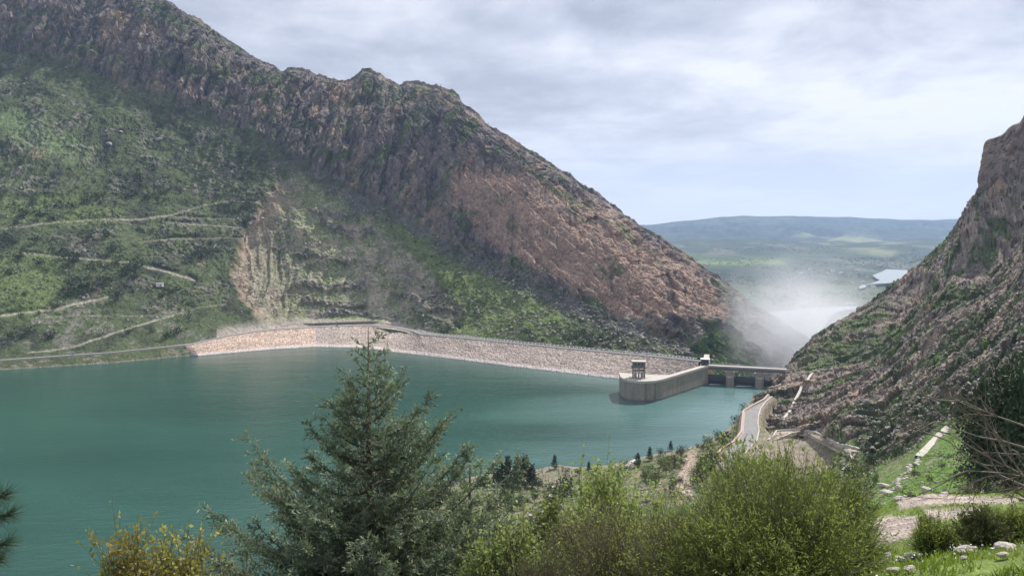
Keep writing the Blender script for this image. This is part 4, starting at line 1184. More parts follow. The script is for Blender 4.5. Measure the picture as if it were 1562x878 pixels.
# ---- crag at the right skyline: a block with upright walls
def crag():
    top = [(1486, 226), (1490, 219), (1500, 212), (1512, 208), (1521, 206), (1526, 198), (1534, 192), (1546, 188), (1550, 177), (1556, 173), (1562, 171), (1600, 160), (1700, 150)]
    # plan outline, clockwise from the near left corner
    Xl = P(1488, 250, 850)[0]
    plan = [(Xl + 1, 842), (Xl + 22, 818), (Xl + 55, 806), (Xl + 100, 790), (Xl + 180, 800), (Xl + 190, 960), (Xl + 118, 985), (Xl + 70, 930), (Xl + 28, 878), (Xl + 1, 842)]
    nu, nvv = 300, 110
    pr_ = resample(np.array([(a, b, 0) for a, b in plan], float), nu)
    tu = np.array([P(u, v, 832) for u, v in top])
    f = np.linspace(0, 1, nvv)[:, None]
    zt = np.interp(pr_[:, 0], tu[:, 0], tu[:, 2])[None]
    zb = 150.0
    cx, cy = Xl + 95, 880
    x = pr_[None, :, 0] + 0 * f; y = pr_[None, :, 1] + 0 * f
    f1 = np.clip(f / 0.86, 0, 1)
    z = zb + (zt - zb) * f1
    slope_in = 0.045 * (zt - zb) * f1
    cap = np.clip((f - 0.86) / 0.14, 0, 1)
    dx, dy = cx - x, cy - y; L_ = np.hypot(dx, dy)
    # buttress relief
    rel = 7.5 * ridged(x / 26, y / 26, z / 70, 4, 0.6) + 3.0 * np.abs(vn(x / 7, y / 7, z / 7)) + 2.5 * fbm(x / 8, y / 8, z / 12, 4, 0.6) + 2.2 * fbm(x / 30, y / 30, (z) / 6, 3, 0.6)
    rel = rel * 0.6 + 6 * blocks((x - y) / 17, z / 34, 8) + 3 * blocks((x - y) / 7, z / 9, 9) - 4
    rel = rel * (1 - 0.7 * sstep(0.8, 0.95, f)) 
    k = (slope_in - rel) / L_ + cap * 0.92
    k = np.minimum(k, 0.97)
    x2 = x + dx * k; y2 = y + dy * k
    # the top edge follows the skyline outline wherever it is
    uo = 781 + x2 / y2 * FPX
    zt2 = EYE + (345 - np.interp(uo, [a for a, b in top], [b for a, b in top])) / FPX * y2 - 0.05 * (y2 - 800) + 2.0 * fbm(x2 / 9, y2 / 9, 0, 3)
    z2 = np.where(cap > 0, np.where(cap > 0, zt2, z), zb + (zt2 - zb) * f1)
    cc = C(0.25, 0.20, 0.175) + np.zeros(x2.shape + (3,), np.float32)
    cc = lerp(cc, C(0.33, 0.225, 0.16), sstep(0.0, 0.35, fbm(x2 / 20, z2 / 40, y2 / 20, 4)))
    cc = lerp(cc, C(0.13, 0.115, 0.11), sstep(0.1, 0.4, fbm(x2 / 9, z2 / 50, y2 / 9, 4)) * 0.8)
    cc = lerp(cc, C(0.09, 0.11, 0.05), sstep(0.12, 0.3, fbm(x2 / 14, z2 / 7, y2 / 14, 4)) * sstep(240, 190, z2) * 0.8)
    o = mesh_np('cliff', np.stack([x2, y2, z2], -1).reshape(-1, 3), gridfaces(nvv, nu), M['hillside'], cc.reshape(-1, 3), smooth=False)
    tag(o, kind='structure')
crag()

# ---- road, kerbs, parapet walls
def ribbon(name, A_, B_, dz, mat, parent=None, th=None):
    v = []; n = len(A_)
    for a, b in zip(A_, B_): v += [(*a[:2], a[2] + dz), (*b[:2], b[2] + dz)]
    f = [(2 * i, 2 * i + 1, 2 * i + 3, 2 * i + 2) for i in range(n - 1)]
    if th:
        m_ = len(v); v += [(x, y, z - th) for x, y, z in v]
        for i in range(n - 1): f += [(2 * i, 2 * i + 2, m_ + 2 * i + 2, m_ + 2 * i), (2 * i + 1, m_ + 2 * i + 1, m_ + 2 * i + 3, 2 * i + 3)]
    return MB().add(v, f).build(name, mat, parent)
def wallrun(name, pts, wd, ht, mat, parent=None, jitter=0.0, dz=0.0):
    mb = MB(); P_ = [np.array(p, float) for p in pts]
    n = len(P_)
    nr_ = []
    for i in range(n):
        d = P_[min(i + 1, n - 1)] - P_[max(i - 1, 0)]; d[2] = 0; d /= np.linalg.norm(d) + 1e-9
        nr_.append(np.array([-d[1], d[0], 0]))
    v = []
    for p, q_ in zip(P_, nr_):
        h = ht * (1 + jitter * (random.random() - .5))
        for s_, z_ in ((-1, -1.0), (-1, h), (1, h), (1, -1.0)): v.append(p + q_ * s_ * wd / 2 + np.array([0, 0, z_ + dz]))
    f = [(0, 1, 2, 3), tuple(range(4 * n - 4, 4 * n))[::-1]]
    for i in range(n - 1):
        for k in range(3): f.append((4 * i + k, 4 * i + 4 + k, 4 * i + 5 + k, 4 * i + 1 + k))
    return mb.add(v, f).build(name, mat, parent)
def dense(pts, n): return resample(np.array(pts, float), n)
la = dense([(*p, ZR) for p in rdl], 70); ra = dense([(*p, ZR) for p in rdr], 70)
o = ribbon('road', la, ra, 0.10, M['asphalt']); tag(o, kind='structure')
o = wallrun('parapet_wall', la, 1.6, 1.5, M['parapet']); tag(o, 'low pinkish stone parapet along the lake side of the road', 'wall')
o = wallrun('kerb_wall', ra, 0.9, 0.7, M['concrete_pale']); tag(o, 'low pale kerb wall along the hill side of the road', 'wall')
o = ribbon('pavement', la + np.array([0, 0, 0]), la + (ra - la) * 0.13, 0.22, M['parapet']); tag(o, kind='structure')

# the left shore road across the lake, on the mountain's bench
lf = [((u - 781) / FPX / cp * (Y_ + 1.5), Y_ + 1.5, z_ + 0.35) for u, Y_, z_ in FOOT_OUT if u <= 300]
lb = [((u - 781) / FPX / cp * (Y_ - 1.5), Y_ - 1.5, z_ + 0.35) for u, Y_, z_ in FOOT_IN if u <= 300]
A1, B1 = dense(lf, 80), dense(lb, 80)
o = ribbon('road', A1, B1, 0.25, M['asphalt'], th=1.5); tag(o, kind='structure')
o = wallrun('parapet_wall', A1, 1.0, 1.4, M['concrete_pale']); tag(o, 'pale low wall along the shore road across the lake', 'wall')
# retaining wall behind the crest road
wl_ = dense([P(395, 500, 1096), P(430, 500, 1112), P(480, 499, 1128), P(520, 497.5, 1140), P(560, 496.5, 1150), P(590, 497, 1146)], 40)
wl_[:, 2] = 19.6
o = wallrun('retaining_wall', wl_, 1.5, 4.2, M['concrete_dark'], jitter=0.1); tag(o, 'dark low retaining wall at the mountain foot behind the dam crest', 'wall')
# retaining walls of the far road under the slope
# curved path with walls beside the yard
K1 = [hit(u, v, 300) for u, v in [(1172, 672), (1184, 664), (1196, 660), (1212, 657), (1227, 656), (1240, 660), (1251, 665), (1264, 672), (1278, 680), (1294, 683), (1311, 685)]]
K2 = [hit(u, v, 300) for u, v in [(1190, 670), (1205, 664), (1220, 662), (1232, 664), (1246, 671), (1264, 682), (1280, 689), (1294, 696), (1302, 702), (1296, 711), (1284, 722)]]
k1 = dense(K1, 44); k2 = dense(K2, 44)
for k in (k1, k2): k[:, 2] = np.convolve(np.pad(k[:, 2], 4, mode='edge'), np.ones(9) / 9, 'valid') + 0.6
o = ribbon('path', k1, k2, 0.0, M['dirt'], th=1.5); tag(o, kind='structure')
o = wallrun('stone_wall', k1, 1.1, 1.3, M['concrete_pale'], jitter=0.25); tag(o, 'upper stone wall of the curved path beside the dirt yard', 'wall')
o = wallrun('stone_wall', k2, 1.1, 1.1, M['concrete_pale'], jitter=0.25); tag(o, 'lower stone wall of the curved path beside the dirt yard', 'wall')
def ground_strip(name, pts, wd, mat, label, cat, ymin, n=24, up=0.5):
    c = dense([hit(u, v, ymin) for u, v in pts], n)
    c[:, 2] = np.convolve(np.pad(c[:, 2], 2, mode='edge'), np.ones(5) / 5, 'valid') + up
    d = np.gradient(c[:, :2], axis=0); d /= np.linalg.norm(d, axis=1)[:, None] + 1e-9
    nn = np.stack([-d[:, 1], d[:, 0], 0 * d[:, 0]], 1) * wd / 2
    o = ribbon(name, c - nn, c + nn, 0, mat, th=1.8); tag(o, label, cat); return o
ground_strip('concrete_channel', [(1239, 568), (1231, 580), (1223, 591), (1214, 608), (1206, 625), (1194, 640)], 2.2, M['concrete_pale'], 'thin pale concrete channel running down the rocky slope by the spillway', 'channel', 450)
ground_strip('concrete_slab', [(1450, 651), (1436, 664), (1420, 681), (1404, 697)], 4.2, M['concrete_pale'], 'wide pale concrete chute on the green flank under the rocky slope', 'chute', 150)

# ================================================================== PLANTS
def quads(c, size, asp=0.5, nrm=None, up=None):
    """many small leaf quads: centres (n,3), sizes (n,), random turn"""
    n = len(c)
    d = rng.standard_normal((n, 3)) if up is None else up + 0.55 * rng.standard_normal((n, 3))
    d /= np.linalg.norm(d, axis=1)[:, None]
    r = rng.standard_normal((n, 3)); s_ = np.cross(d, r); s_ /= np.linalg.norm(s_, axis=1)[:, None] + 1e-9
    L_ = (size if np.ndim(size) else np.full(n, size))[:, None]
    a = c - s_ * L_ * asp * 0.5; b = c + s_ * L_ * asp * 0.5
    m_ = c + d * L_ * 0.5
    v = np.stack([c, m_ + s_ * L_ * asp * 0.5, c + d * L_, m_ - s_ * L_ * asp * 0.5], 1).reshape(-1, 3)
    f = np.arange(n * 4).reshape(n, 4)
    return v, f


def tubes(pl, rad):
    """three-sided tapering tubes: pl (n,k,3), rad (n,k)"""
    n, k, _ = pl.shape
    d = np.gradient(pl, axis=1); d /= np.linalg.norm(d, axis=2)[..., None] + 1e-9
    ref = np.where(np.abs(d[..., 2:3]) < 0.85, np.array([0, 0, 1.0]), np.array([1.0, 0, 0]))
    a = np.cross(d, ref); a /= np.linalg.norm(a, axis=2)[..., None] + 1e-9; b = np.cross(d, a)
    v = np.stack([pl + rad[..., None] * (a * cos(t_) + b * sin(t_)) for t_ in (0, 2.094, 4.189)], 2)   # n,k,3,3
    v = v.reshape(-1, 3)
    base = (np.arange(n) * k * 3)[:, None, None] + (np.arange(k - 1) * 3)[None, :, None]
    i = np.arange(3)[None, None]; j = (i + 1) % 3
    f = np.stack([base + i, base + j, base + 3 + j, base + 3 + i], -1).reshape(-1, 4)
    return v, f


def clump_points(n, lobes, rough=0.25, shell=0.55):
    """points through the outer part of several lobes: [(centre, radii)]"""
    w_ = np.array([r[0] * r[1] * r[2] for _, r in lobes]) ** 0.67; w_ /= w_.sum()
    k = rng.choice(len(lobes), n, p=w_)
    d = rng.standard_normal((n, 3)); d /= np.linalg.norm(d, axis=1)[:, None]
    rr = shell + (1 - shell) * rng.random(n) ** 0.6
    rr *= 1 + rough * rng.standard_normal(n) * 0.6
    c = np.array([lobes[i][0] for i in k]); r = np.array([lobes[i][1] for i in k])
    return c + d * r * rr[:, None], d


def crown_mesh(name, kind, n, seed, mat, leaf):
    """unit-high plant crowns (height 1, standing at the origin)"""
    random.seed(seed)
    lobes = []
    if kind == 'round':
        for i in range(9):
            a = random.uniform(0, 2 * pi); r = random.uniform(0.05, 0.34)
            lobes.append(((r * cos(a), r * sin(a), random.uniform(0.28, 0.72)), (random.uniform(.16, .26), random.uniform(.16, .26), random.uniform(.14, .24))))
        p, d = clump_points(n, lobes)
    elif kind == 'low':
        for i in range(8):
            a = random.uniform(0, 2 * pi); r = random.uniform(0.1, 0.6)
            lobes.append(((r * cos(a), r * sin(a), random.uniform(0.2, 0.6)), (random.uniform(.25, .4), random.uniform(.25, .4), random.uniform(.2, .36))))
        p, d = clump_points(n, lobes)
    elif kind == 'tall':
        for i in range(9):
            a = random.uniform(0, 2 * pi); r = random.uniform(0.0, 0.13)
            lobes.append(((r * cos(a), r * sin(a), 0.2 + 0.68 * i / 8), (random.uniform(.09, .15), random.uniform(.09, .15), random.uniform(.1, .16))))
        p, d = clump_points(n, lobes)
    else:  # pine: whorls of drooping plates, gaps between
        h = 0.16 + 0.84 * rng.random(n) ** 1.15
        whorl = np.round(h * 9) / 9 + 0.015 * rng.standard_normal(n)
        a = rng.random(n) * 2 * pi
        lobe_ = 0.75 + 0.35 * np.cos(a * 5 + whorl * 40 + seed)
        R_ = 0.30 * (1.03 - whorl) ** 0.8 * lobe_
        r = R_ * rng.random(n) ** 0.55
        p = np.stack([r * np.cos(a), r * np.sin(a), whorl - 0.10 * r + 0.03 * rng.standard_normal(n)], 1)
        d = np.stack([np.cos(a), np.sin(a), 0.15 + 0 * a], 1)
    v, f = quads(p, leaf * (0.6 + 0.8 * rng.random(n)), 0.55, up=d * 0.9)
    me = mesh_np(name, v, f, mat)
    data = me.data; bpy.data.objects.remove(me)
    return data


def trunk_mesh(h=0.5, r=0.03, lean=0.03):
    mb = MB(); mb.tube([(0, 0, -0.06), (lean * .4, 0, h * .5), (lean, lean, h)], [r, r * .8, r * .4], 6)
    for k in range(4):
        a = k * 1.7; z = h * (0.5 + 0.12 * k)
        mb.tube([(lean * .6, lean * .4, z), (0.13 * cos(a), 0.13 * sin(a), z + 0.14)], [r * .45, r * .15], 4)
    o = mb.build('trunk', M['bark']); d = o.data; bpy.data.objects.remove(o); return d


TRUNK = trunk_mesh(0.6, 0.022); TRUNK_P = trunk_mesh(0.85, 0.018, 0.01); STEM = trunk_mesh(0.35, 0.03)
def zone(u, v):
    if u < 430:
        if v < 250: return 'high under the cliffs at the top left of the slope'
        if v < 330: return 'above the uppermost dirt path left of the quarry'
        if v < 395: return 'between the upper and the middle dirt paths'
        if v < 455: return 'below the middle dirt path around the white hut'
        return 'above the shore road beside the zigzag path'
    if u < 640: return 'on the stepped benches of the old quarry'
    if u < 800: return 'on the bright green slope above the middle of the dam crest'
    return 'on the stony slope above the right half of the dam crest'
PL = {
    'shrub': [crown_mesh('crown', 'round', 170, i, M['shrub'], 0.16) for i in range(4)] + [crown_mesh('crown', 'low', 170, i + 9, M['shrub'], 0.17) for i in range(2)],
    'bigpine': [crown_mesh('crown', 'pine', 7000, i + 90, M['pine'], 0.026) for i in range(2)],
    'bigpine2': [crown_mesh('crown', 'round', 6500, i + 95, M['pine'], 0.035) for i in range(2)],
    'low': [crown_mesh('crown', 'low', 150, i + 20, M['shrub'], 0.18) for i in range(3)],
    'pine': [crown_mesh('crown', 'pine', 620, i + 30, M['pine'], 0.085) for i in range(4)],
    'olive': [crown_mesh('crown', 'round', 700, i + 40, M['shrub_olive'], 0.07) for i in range(3)],
    'green': [crown_mesh('crown', 'round', 600, i + 50, M['shrub'], 0.08) for i in range(3)],
    'lime': [crown_mesh('crown', 'low', 1100, i + 60, M['lime'], 0.08) for i in range(2)],
    'yellow': [crown_mesh('crown', 'tall', 500, i + 70, M['shrub_olive'], 0.07) for i in range(2)],
}
def plant(name, kind, loc, h, label, cat, group=None, wide=1.0):
    o = bpy.data.objects.new(name, None); o.empty_display_size = 0.3; COL.objects.link(o)
    o.location = loc; o.rotation_euler = (0, 0, random.uniform(0, 6.28)); o.scale = (h * wide, h * wide, h)
    tag(o, label, cat, group)
    c = bpy.data.objects.new('crown', random.choice(PL[kind])); COL.objects.link(c); c.parent = o
    t_ = bpy.data.objects.new('trunk', TRUNK_P if 'pine' in kind else (STEM if kind in ('low', 'lime') else TRUNK)); COL.objects.link(t_); t_.parent = o
    return o


# ---- shrubs of the mountain slope
MU, MV, MTt = MT['U'], MT['V'], MT['T']
Pm = MT['P']
sel_vis = (MTt > 3.05) & (MTt < 5.0) & (MU > -25) & (MU < 1170) & (MV > -5)
def near_m(u, v):
    d = np.hypot(MU - u, MV - v) + np.where((MTt > 3.02) & (MTt < 5.6), 0, 1e6)
    i = np.unravel_index(np.argmin(d), d.shape); return Pm[i]
BIG = [(207, 409, 24), (170, 386, 17), (60, 404, 16), (97, 394, 20), (112, 402, 22), (30, 393, 16), (163, 433, 20), (112, 437, 24), (128, 446, 26), (100, 452, 18), (182, 458, 18), (300, 388, 16), (318, 388, 16), (376, 344, 16), (205, 425, 20),
       (190, 420, 18), (60, 333, 16), (80, 334, 14), (37, 328, 14), (132, 368, 14), (164, 362, 14), (125, 358, 12), (20, 372, 16), (8, 365, 14), (55, 372, 14), (247, 455, 12), (85, 470, 12), (300, 360, 10), (90, 318, 16), (112, 322, 16), (132, 312, 18), (148, 305, 16), (200, 300, 15),
       (225, 305, 16), (12, 420, 14), (145, 410, 18), (178, 405, 16), (380, 312, 12), (20, 520, 20), (45, 510, 18), (75, 518, 18), (270, 510, 16), (255, 515, 14), (1060, 535, 14), (1072, 528, 14), (1085, 520, 16), (1094, 534, 16), (1106, 522, 14), (1118, 538, 12), (1080, 545, 12)]
cnt = 0
GRP_M = 'dark shrubs dotted over the mountain slope across the lake'
for u, v, s_ in BIG:
    p = near_m(u, v)
    h = s_ * p[1] / FPX * 0.95
    if u > 1000: lab = 'dark green bush at the foot of the cliffs just behind the spillway bridge'; grp = 'bushes at the cliff foot behind the spillway'
    else: lab = ('large broad' if s_ > 17 else 'middling rounded') + ' dark bush ' + zone(u, v); grp = lab
    plant('hill_bush', 'shrub', p - np.array([0, 0, 0.4]), h, lab, 'bush', grp, random.uniform(0.95, 1.25)); cnt += 1
dens = np.zeros_like(MU)
cl_ = fbm(Pm[..., 0] / 60, Pm[..., 1] / 60, 3.3, 3)
dens[sel_vis] = 1
dens *= (0.06 + 2.6 * sstep(0.0, 0.35, cl_)) * (1 - 0.8 * MT['q']) * (1 - MT['path']) * (1 - 0.75 * MT['scree']) * np.where(MU < 430, 1.5, 0.8)
area = (Pm[..., 1] / 1000) ** 2
wgt = (dens * (MTt > 3.08)).ravel(); wgt /= wgt.sum()
ids = rng.choice(wgt.size, 190, replace=False, p=wgt)
PF = Pm.reshape(-1, 3); UF = MU.ravel(); VF = MV.ravel()
for i in ids:
    p = PF[i]
    hs_ = random.uniform(3.0, 7.5)
    lab = ('small' if hs_ > 5.2 else 'tiny') + ' dark shrub ' + zone(UF[i], VF[i]); grp = lab
    plant('hill_shrub', 'shrub', p - np.array([0, 0, 0.3]), hs_, lab, 'shrub', grp, random.uniform(1.0, 1.5))
# the many small ones, too many to count
def scatter_clumps(name, pts, hs, n_leaf, mat, kind='stuff', flatness=0.6):
    n = len(pts)
    c = np.repeat(pts, n_leaf, 0); h = np.repeat(hs, n_leaf)
    d = rng.standard_normal((n * n_leaf, 3)); d /= np.linalg.norm(d, axis=1)[:, None]; d[:, 2] = np.abs(d[:, 2])
    p = c + d * h[:, None] * np.array([0.55, 0.55, 0.5]) * (0.35 + 0.65 * rng.random(n * n_leaf))[:, None]
    v, f = quads(p, h * 0.42, 0.7, up=d * 0.8)
    o = mesh_np(name, v, f, mat); tag(o, kind=kind); return o
ids = rng.choice(wgt.size, 4200, replace=False, p=(lambda q_: q_ / q_.sum())(wgt + 0.12 * (sel_vis.ravel() * (1 - MT['path'].ravel())) / sel_vis.sum()))
scatter_clumps('undergrowth', PF[ids], rng.uniform(1.4, 4.6, len(ids)), 10, M['shrub'])
# bushes on ledges of the cliffs and along the skyline
wc_ = ((MTt > 5.0) & (MTt < 8.02) & (MU > -10) & (MU < 1240)).ravel().astype(float) * (1 + 3 * (MTt > 7.9).ravel())
ids = rng.choice(wc_.size, 2600, replace=False, p=wc_ / wc_.sum())
scatter_clumps('undergrowth', PF[ids], rng.uniform(1.2, 4.0, len(ids)), 9, M['shrub'])

# ---- rocks
def rock_data(seed, n=2, mat=None):
    import bmesh
    bm = bmesh.new(); bmesh.ops.create_icosphere(bm, subdivisions=n, radius=0.5)
    r_ = random.Random(seed)
    pl = [(Vector((r_.gauss(0, 1), r_.gauss(0, 1), r_.gauss(0, 1))).normalized(), r_.uniform(0.26, 0.44)) for _ in range(9)]
    for v in bm.verts:
        for nn, dd_ in pl:
            k = v.co.dot(nn)
            if k > dd_: v.co -= nn * (k - dd_) * 0.92
        v.co *= 1 + r_.uniform(-.05, .05)
        v.co.z *= 0.75
    me = bpy.data.meshes.new('rock'); bm.to_mesh(me); bm.free(); me.materials.append(mat); return me
RK = [rock_data(i, 2, M['boulder']) for i in range(6)]
RKP = [rock_data(i + 20, 3, M['pale_rock']) for i in range(6)]
def rock(loc, s_, label, group=None, pale=False, name='boulder', flat=1.0):
    o = bpy.data.objects.new(name, random.choice(RKP if pale else RK)); COL.objects.link(o)
    o.location = loc; o.rotation_euler = (random.uniform(-.4, .4), random.uniform(-.4, .4), random.uniform(0, 6.3)); o.scale = (s_ * random.uniform(.9, 1.4), s_ * random.uniform(.8, 1.1), s_ * random.uniform(.7, 1.0) * flat)
    return tag(o, label, 'rock', group)
wr = ((MTt > 3.1) & (MTt < 4.98) & (MU > -10) & (MU < 1130)).astype(float) * (0.25 + MT['stony'] + 1.3 * (MU > 620) * (MTt < 4.8) + 2.2 * MT['q'] + 0.6 * MT['scree']) * (1 - MT['path'])
wr = (wr.ravel()) / wr.sum()
ids = rng.choice(wr.size, 150, replace=False, p=wr)
for i in ids:
    p = PF[i]
    sz_ = random.uniform(2.4, 4.6)
    lab = ('large' if sz_ > 3.5 else 'small') + ' grey boulder ' + zone(UF[i], VF[i])
    rock(p + np.array([0, -0.3, 0.2]), sz_, lab, lab)
for (u, v, s_) in [(401, 333, 9), (488, 371, 7), (562, 405, 8), (243, 212, 10), (167, 220, 9), (186, 201, 7), (430, 405, 6)]:
    p = near_m(u, v); rock(p + np.array([0, -1, .5]), s_ * 1.1, 'big pale block standing out high on the slope across the lake', 'big pale blocks across the lake')
def scatter_rocks(name, pts, ss, mat):
    base = np.array([(-.5, -.4, -.3), (.5, -.45, -.3), (.45, .5, -.3), (-.5, .4, -.3), (-.35, -.25, .35), (.3, -.35, .28), (.35, .3, .38), (-.25, .35, .3)])
    n = len(pts)
    a = rng.random(n) * 6.28; ca_, sa_ = np.cos(a), np.sin(a)
    b = base[None] * (1 + 0.35 * rng.standard_normal((n, 8, 3))) * ss[:, None, None] * np.array([1.2, 1, .85])
    v = np.stack([b[..., 0] * ca_[:, None] - b[..., 1] * sa_[:, None], b[..., 0] * sa_[:, None] + b[..., 1] * ca_[:, None], b[..., 2]], -1) + pts[:, None]
    q_ = np.array([(4, 5, 6, 7), (0, 1, 5, 4), (1, 2, 6, 5), (2, 3, 7, 6), (3, 0, 4, 7)])
    f = (np.arange(n) * 8)[:, None, None] + q_[None]
    o = mesh_np(name, v.reshape(-1, 3), f.reshape(-1, 4), mat); tag(o, kind='stuff'); return o
ids = rng.choice(wr.size, 6000, replace=False, p=wr)
scatter_rocks('rubble', PF[ids], rng.uniform(0.3, 1.0, len(ids)) ** 3 * 3.4 + 0.3, M['boulder'])

# ---- rocky slope on the right
HU, HV, HY = HS['U'], HS['V'], HS['Y']; HPf = HS['P'].reshape(-1, 3)
wh = ((HU > 1150) & (HU < 1600) & (HV > 200) & (HY > 200) & (HY < 900)).astype(float) * HS['rocky'] * (0.1 + HS['veg']) * (HY / 600) ** -1.0
wh = wh.ravel() / wh.sum()
ids = rng.choice(wh.size, 150, replace=False, p=wh)
for i in ids:
    hs_ = random.uniform(1.3, 3.2); vv_ = HV.ravel()[i]; uu_ = HU.ravel()[i]
    lab = ('small' if hs_ > 2.2 else 'tiny') + ' green shrub on the right rocky slope ' + ('just under the upright crag' if vv_ < 360 else 'near the skyline above the valley' if uu_ < 1400 and vv_ < 520 else 'high in the middle' if vv_ < 480 else 'close to the pale concrete channel' if uu_ < 1290 else 'in the lower part above the pale chute')
    plant('slope_shrub', 'low', HPf[i] - np.array([0, 0, .2]), hs_, lab, 'shrub', lab, random.uniform(.9, 1.3))
ids = rng.choice(wh.size, 6500, replace=False, p=wh)
scatter_clumps('undergrowth', HPf[ids], rng.uniform(0.6, 2.4, len(ids)), 9, M['shrub'])
wr2 = ((HU > 1150) & (HU < 1600) & (HV > 200) & (HY > 200) & (HY < 900)).astype(float) * HS['rocky'] * (HY / 600) ** -1.0
wr2 = wr2.ravel() / wr2.sum()
ids = rng.choice(wr2.size, 5000, replace=False, p=wr2)
scatter_rocks('rubble', HPf[ids], rng.uniform(0.4, 1.0, len(ids)) ** 2 * 1.9 + 0.2, M['boulder'])
for u, v in [(1386, 517), (1397, 515), (1263, 512), (1245, 540)]:
    p = hit(u, v, 300); rock(p, random.uniform(3, 4.5), 'pale block lying on the rocky slope on the right', 'pale blocks on the right slope', flat=.6)
# green flank bushes
wg = ((HU > 1290) & (HU < 1600) & (HY > 95) & (HY < 420)).astype(float) * (1 - HS['rocky']) * (HY / 200) ** -1.0
wg = wg.ravel() / wg.sum()
ids = rng.choice(wg.size, 60, replace=False, p=wg)
for i in ids:
    k = random.choice(['green', 'low', 'olive'])
    plant('flank_bush', k, HPf[i] - np.array([0, 0, .15]), random.uniform(1.2, 3.4), {'green': 'rounded dark bush on the bright green flank beside the pale chute', 'low': 'low spreading shrub on the bright green flank beside the pale chute', 'olive': 'olive bush on the bright green flank beside the pale chute'}[k], 'bush',
          {'green': 'dark bushes on the green flank', 'low': 'low shrubs on the green flank', 'olive': 'olive bushes on the green flank'}[k])
ids = rng.choice(wg.size, 2500, replace=False, p=wg)
scatter_clumps('undergrowth', HPf[ids], rng.uniform(0.3, 1.1, len(ids)), 10, M['shrub_olive'])
ids = rng.choice(wg.size, 1500, replace=False, p=wg)
scatter_rocks('rubble', HPf[ids], rng.uniform(0.3, 1.0, len(ids)) ** 2 * 0.9 + 0.1, M['boulder'])

# ---- shore: bushes, pines (u, v of the foot, height in px, kind)
SHORE = [(775, 740, 43, 'pine', 'dark pine in the dense row at the near shore behind the big conifer'), (790, 744, 44, 'pine', 'pine left of the tallest one in the dense row on the near shore'), (801, 742, 46, 'pine', 'tallest pine of the dense row on the near shore'), (757, 740, 30, 'pine', 'shorter pine at the left end of the dense row on the near shore'), (766, 741, 34, 'pine', 'second pine from the left end of the dense row on the near shore'), (812, 744, 34, 'pine', 'pine at the right end of the dense row on the near shore'), (820, 747, 22, 'green', 'round dark bush at the right end of the pine row on the near shore'),
         (846, 715, 21, 'pine', 'lone dark pine standing against the water on the bare near shore'),
         (880, 724, 13, 'green', 'dark bushes low on the shore right of the lone pine'), (898, 721, 17, 'pine', 'short pine on the shore right of the lone pine'), (914, 716, 13, 'pine', 'smallest pine on the shore right of the lone pine'), (905, 722, 14, 'green', ''), (932, 716, 13, 'pine', 'small pine above the lime green shrub on the shore'),
         (973, 712, 21, 'pine', 'dark rounded pine beside the pale shore wall'), (991, 702, 20, 'pine', 'small dark conifer against the water near the gravel path'), (1007, 695, 13, 'green', 'small bush between two conifers near the gravel path'), (1023, 688, 14, 'pine', 'slim conifer at the water edge above the gravel path'), (1039, 699, 22, 'green', 'tall dark bush at the head of the gravel path'),
         (1000, 742, 34, 'olive', 'grey green bushes left of the gravel path'), (1016, 725, 32, 'olive', ''), (1029, 713, 26, 'olive', ''), (985, 735, 28, 'olive', ''), (1008, 712, 20, 'olive', ''),
         (1080, 681, 17, 'green', 'round bush at the water edge below the parapet road'), (1072, 687, 13, 'green', 'smaller bush at the water edge beside the round one'), (1098, 675, 22, 'green', 'round green tree standing by the water under the parapet road'), (1112, 672, 16, 'low', 'dark bushes on the rock bank under the parapet'), (1120, 655, 14, 'low', ''), (1124, 642, 12, 'low', ''), (1105, 682, 14, 'low', ''),
         (1135, 625, 10, 'low', ''), (1150, 616, 9, 'low', ''), (1161, 610, 9, 'low', ''),
         (1084, 722, 52, 'yellow', 'tall olive yellow bush left of the parapet road'), (1072, 735, 48, 'yellow', 'second olive yellow bush beside the gravel path'), (1064, 742, 40, 'olive', 'broad olive bush at the foot of the gravel path'), (1095, 745, 36, 'olive', 'broad olive bush just left of the asphalt road'),
         (860, 764, 40, 'green', 'tall dark bush behind the lime green shrub'), (848, 770, 34, 'green', 'dark bush left of the tall one behind the lime shrub'), (834, 772, 26, 'yellow', 'rusty olive bush on the tawny shore slope'), (793, 778, 30, 'olive', 'broad olive bush on the tawny shore slope'), (776, 770, 26, 'green', 'dark bush on the tawny shore slope by the big conifer'),
         (815, 766, 20, 'green', 'small bush in the middle of the tawny shore slope'), (870, 740, 18, 'low', 'low bush on the shore behind the lime green shrub'), (950, 724, 16, 'low', 'low bush by the pale shore wall'),
         (1300, 716, 26, 'olive', 'olive bush below the curved stone wall'), (1330, 712, 24, 'green', 'dark bush at the end of the curved stone wall'), (1318, 735, 34, 'olive', 'tall scrubby bush right of the big broom bush')]
last = ('', '')
for i, (u, v, hp, k, lab) in enumerate(SHORE):
    p = hit(u, v, 250 if u < 1290 else 200)
    if p[2] < 0.3: p[2] = 0.3
    h = hp * p[1] / FPX * 1.05
    grp = None
    if not lab: lab = last
    else: last = lab
    o = plant('shore_pine' if k == 'pine' else 'shore_bush', k, p - np.array([0, 0, .3]), h, lab, 'pine tree' if k == 'pine' else 'bush', None, 1.0 if k != 'pine' else 1.15)
byl = {}
for o in COL.objects:
    if o.name.startswith(('shore_pine', 'shore_bush')): byl.setdefault(o['label'], []).append(o)
for l_, os_ in byl.items():
    if len(os_) > 1:
        for o in os_: o['group'] = 'plants: ' + l_[:40]
wsx = ((HU > 700) & (HU < 1340) & (HY > 230) & (HY < 560) & (HS['P'][..., 2] > 0.8)).astype(float) * (1 - HS['flat']) * (1 - HS['rocky'])
wsx = wsx.ravel() / wsx.sum()
ids = rng.choice(wsx.size, 170, replace=False, p=wsx)
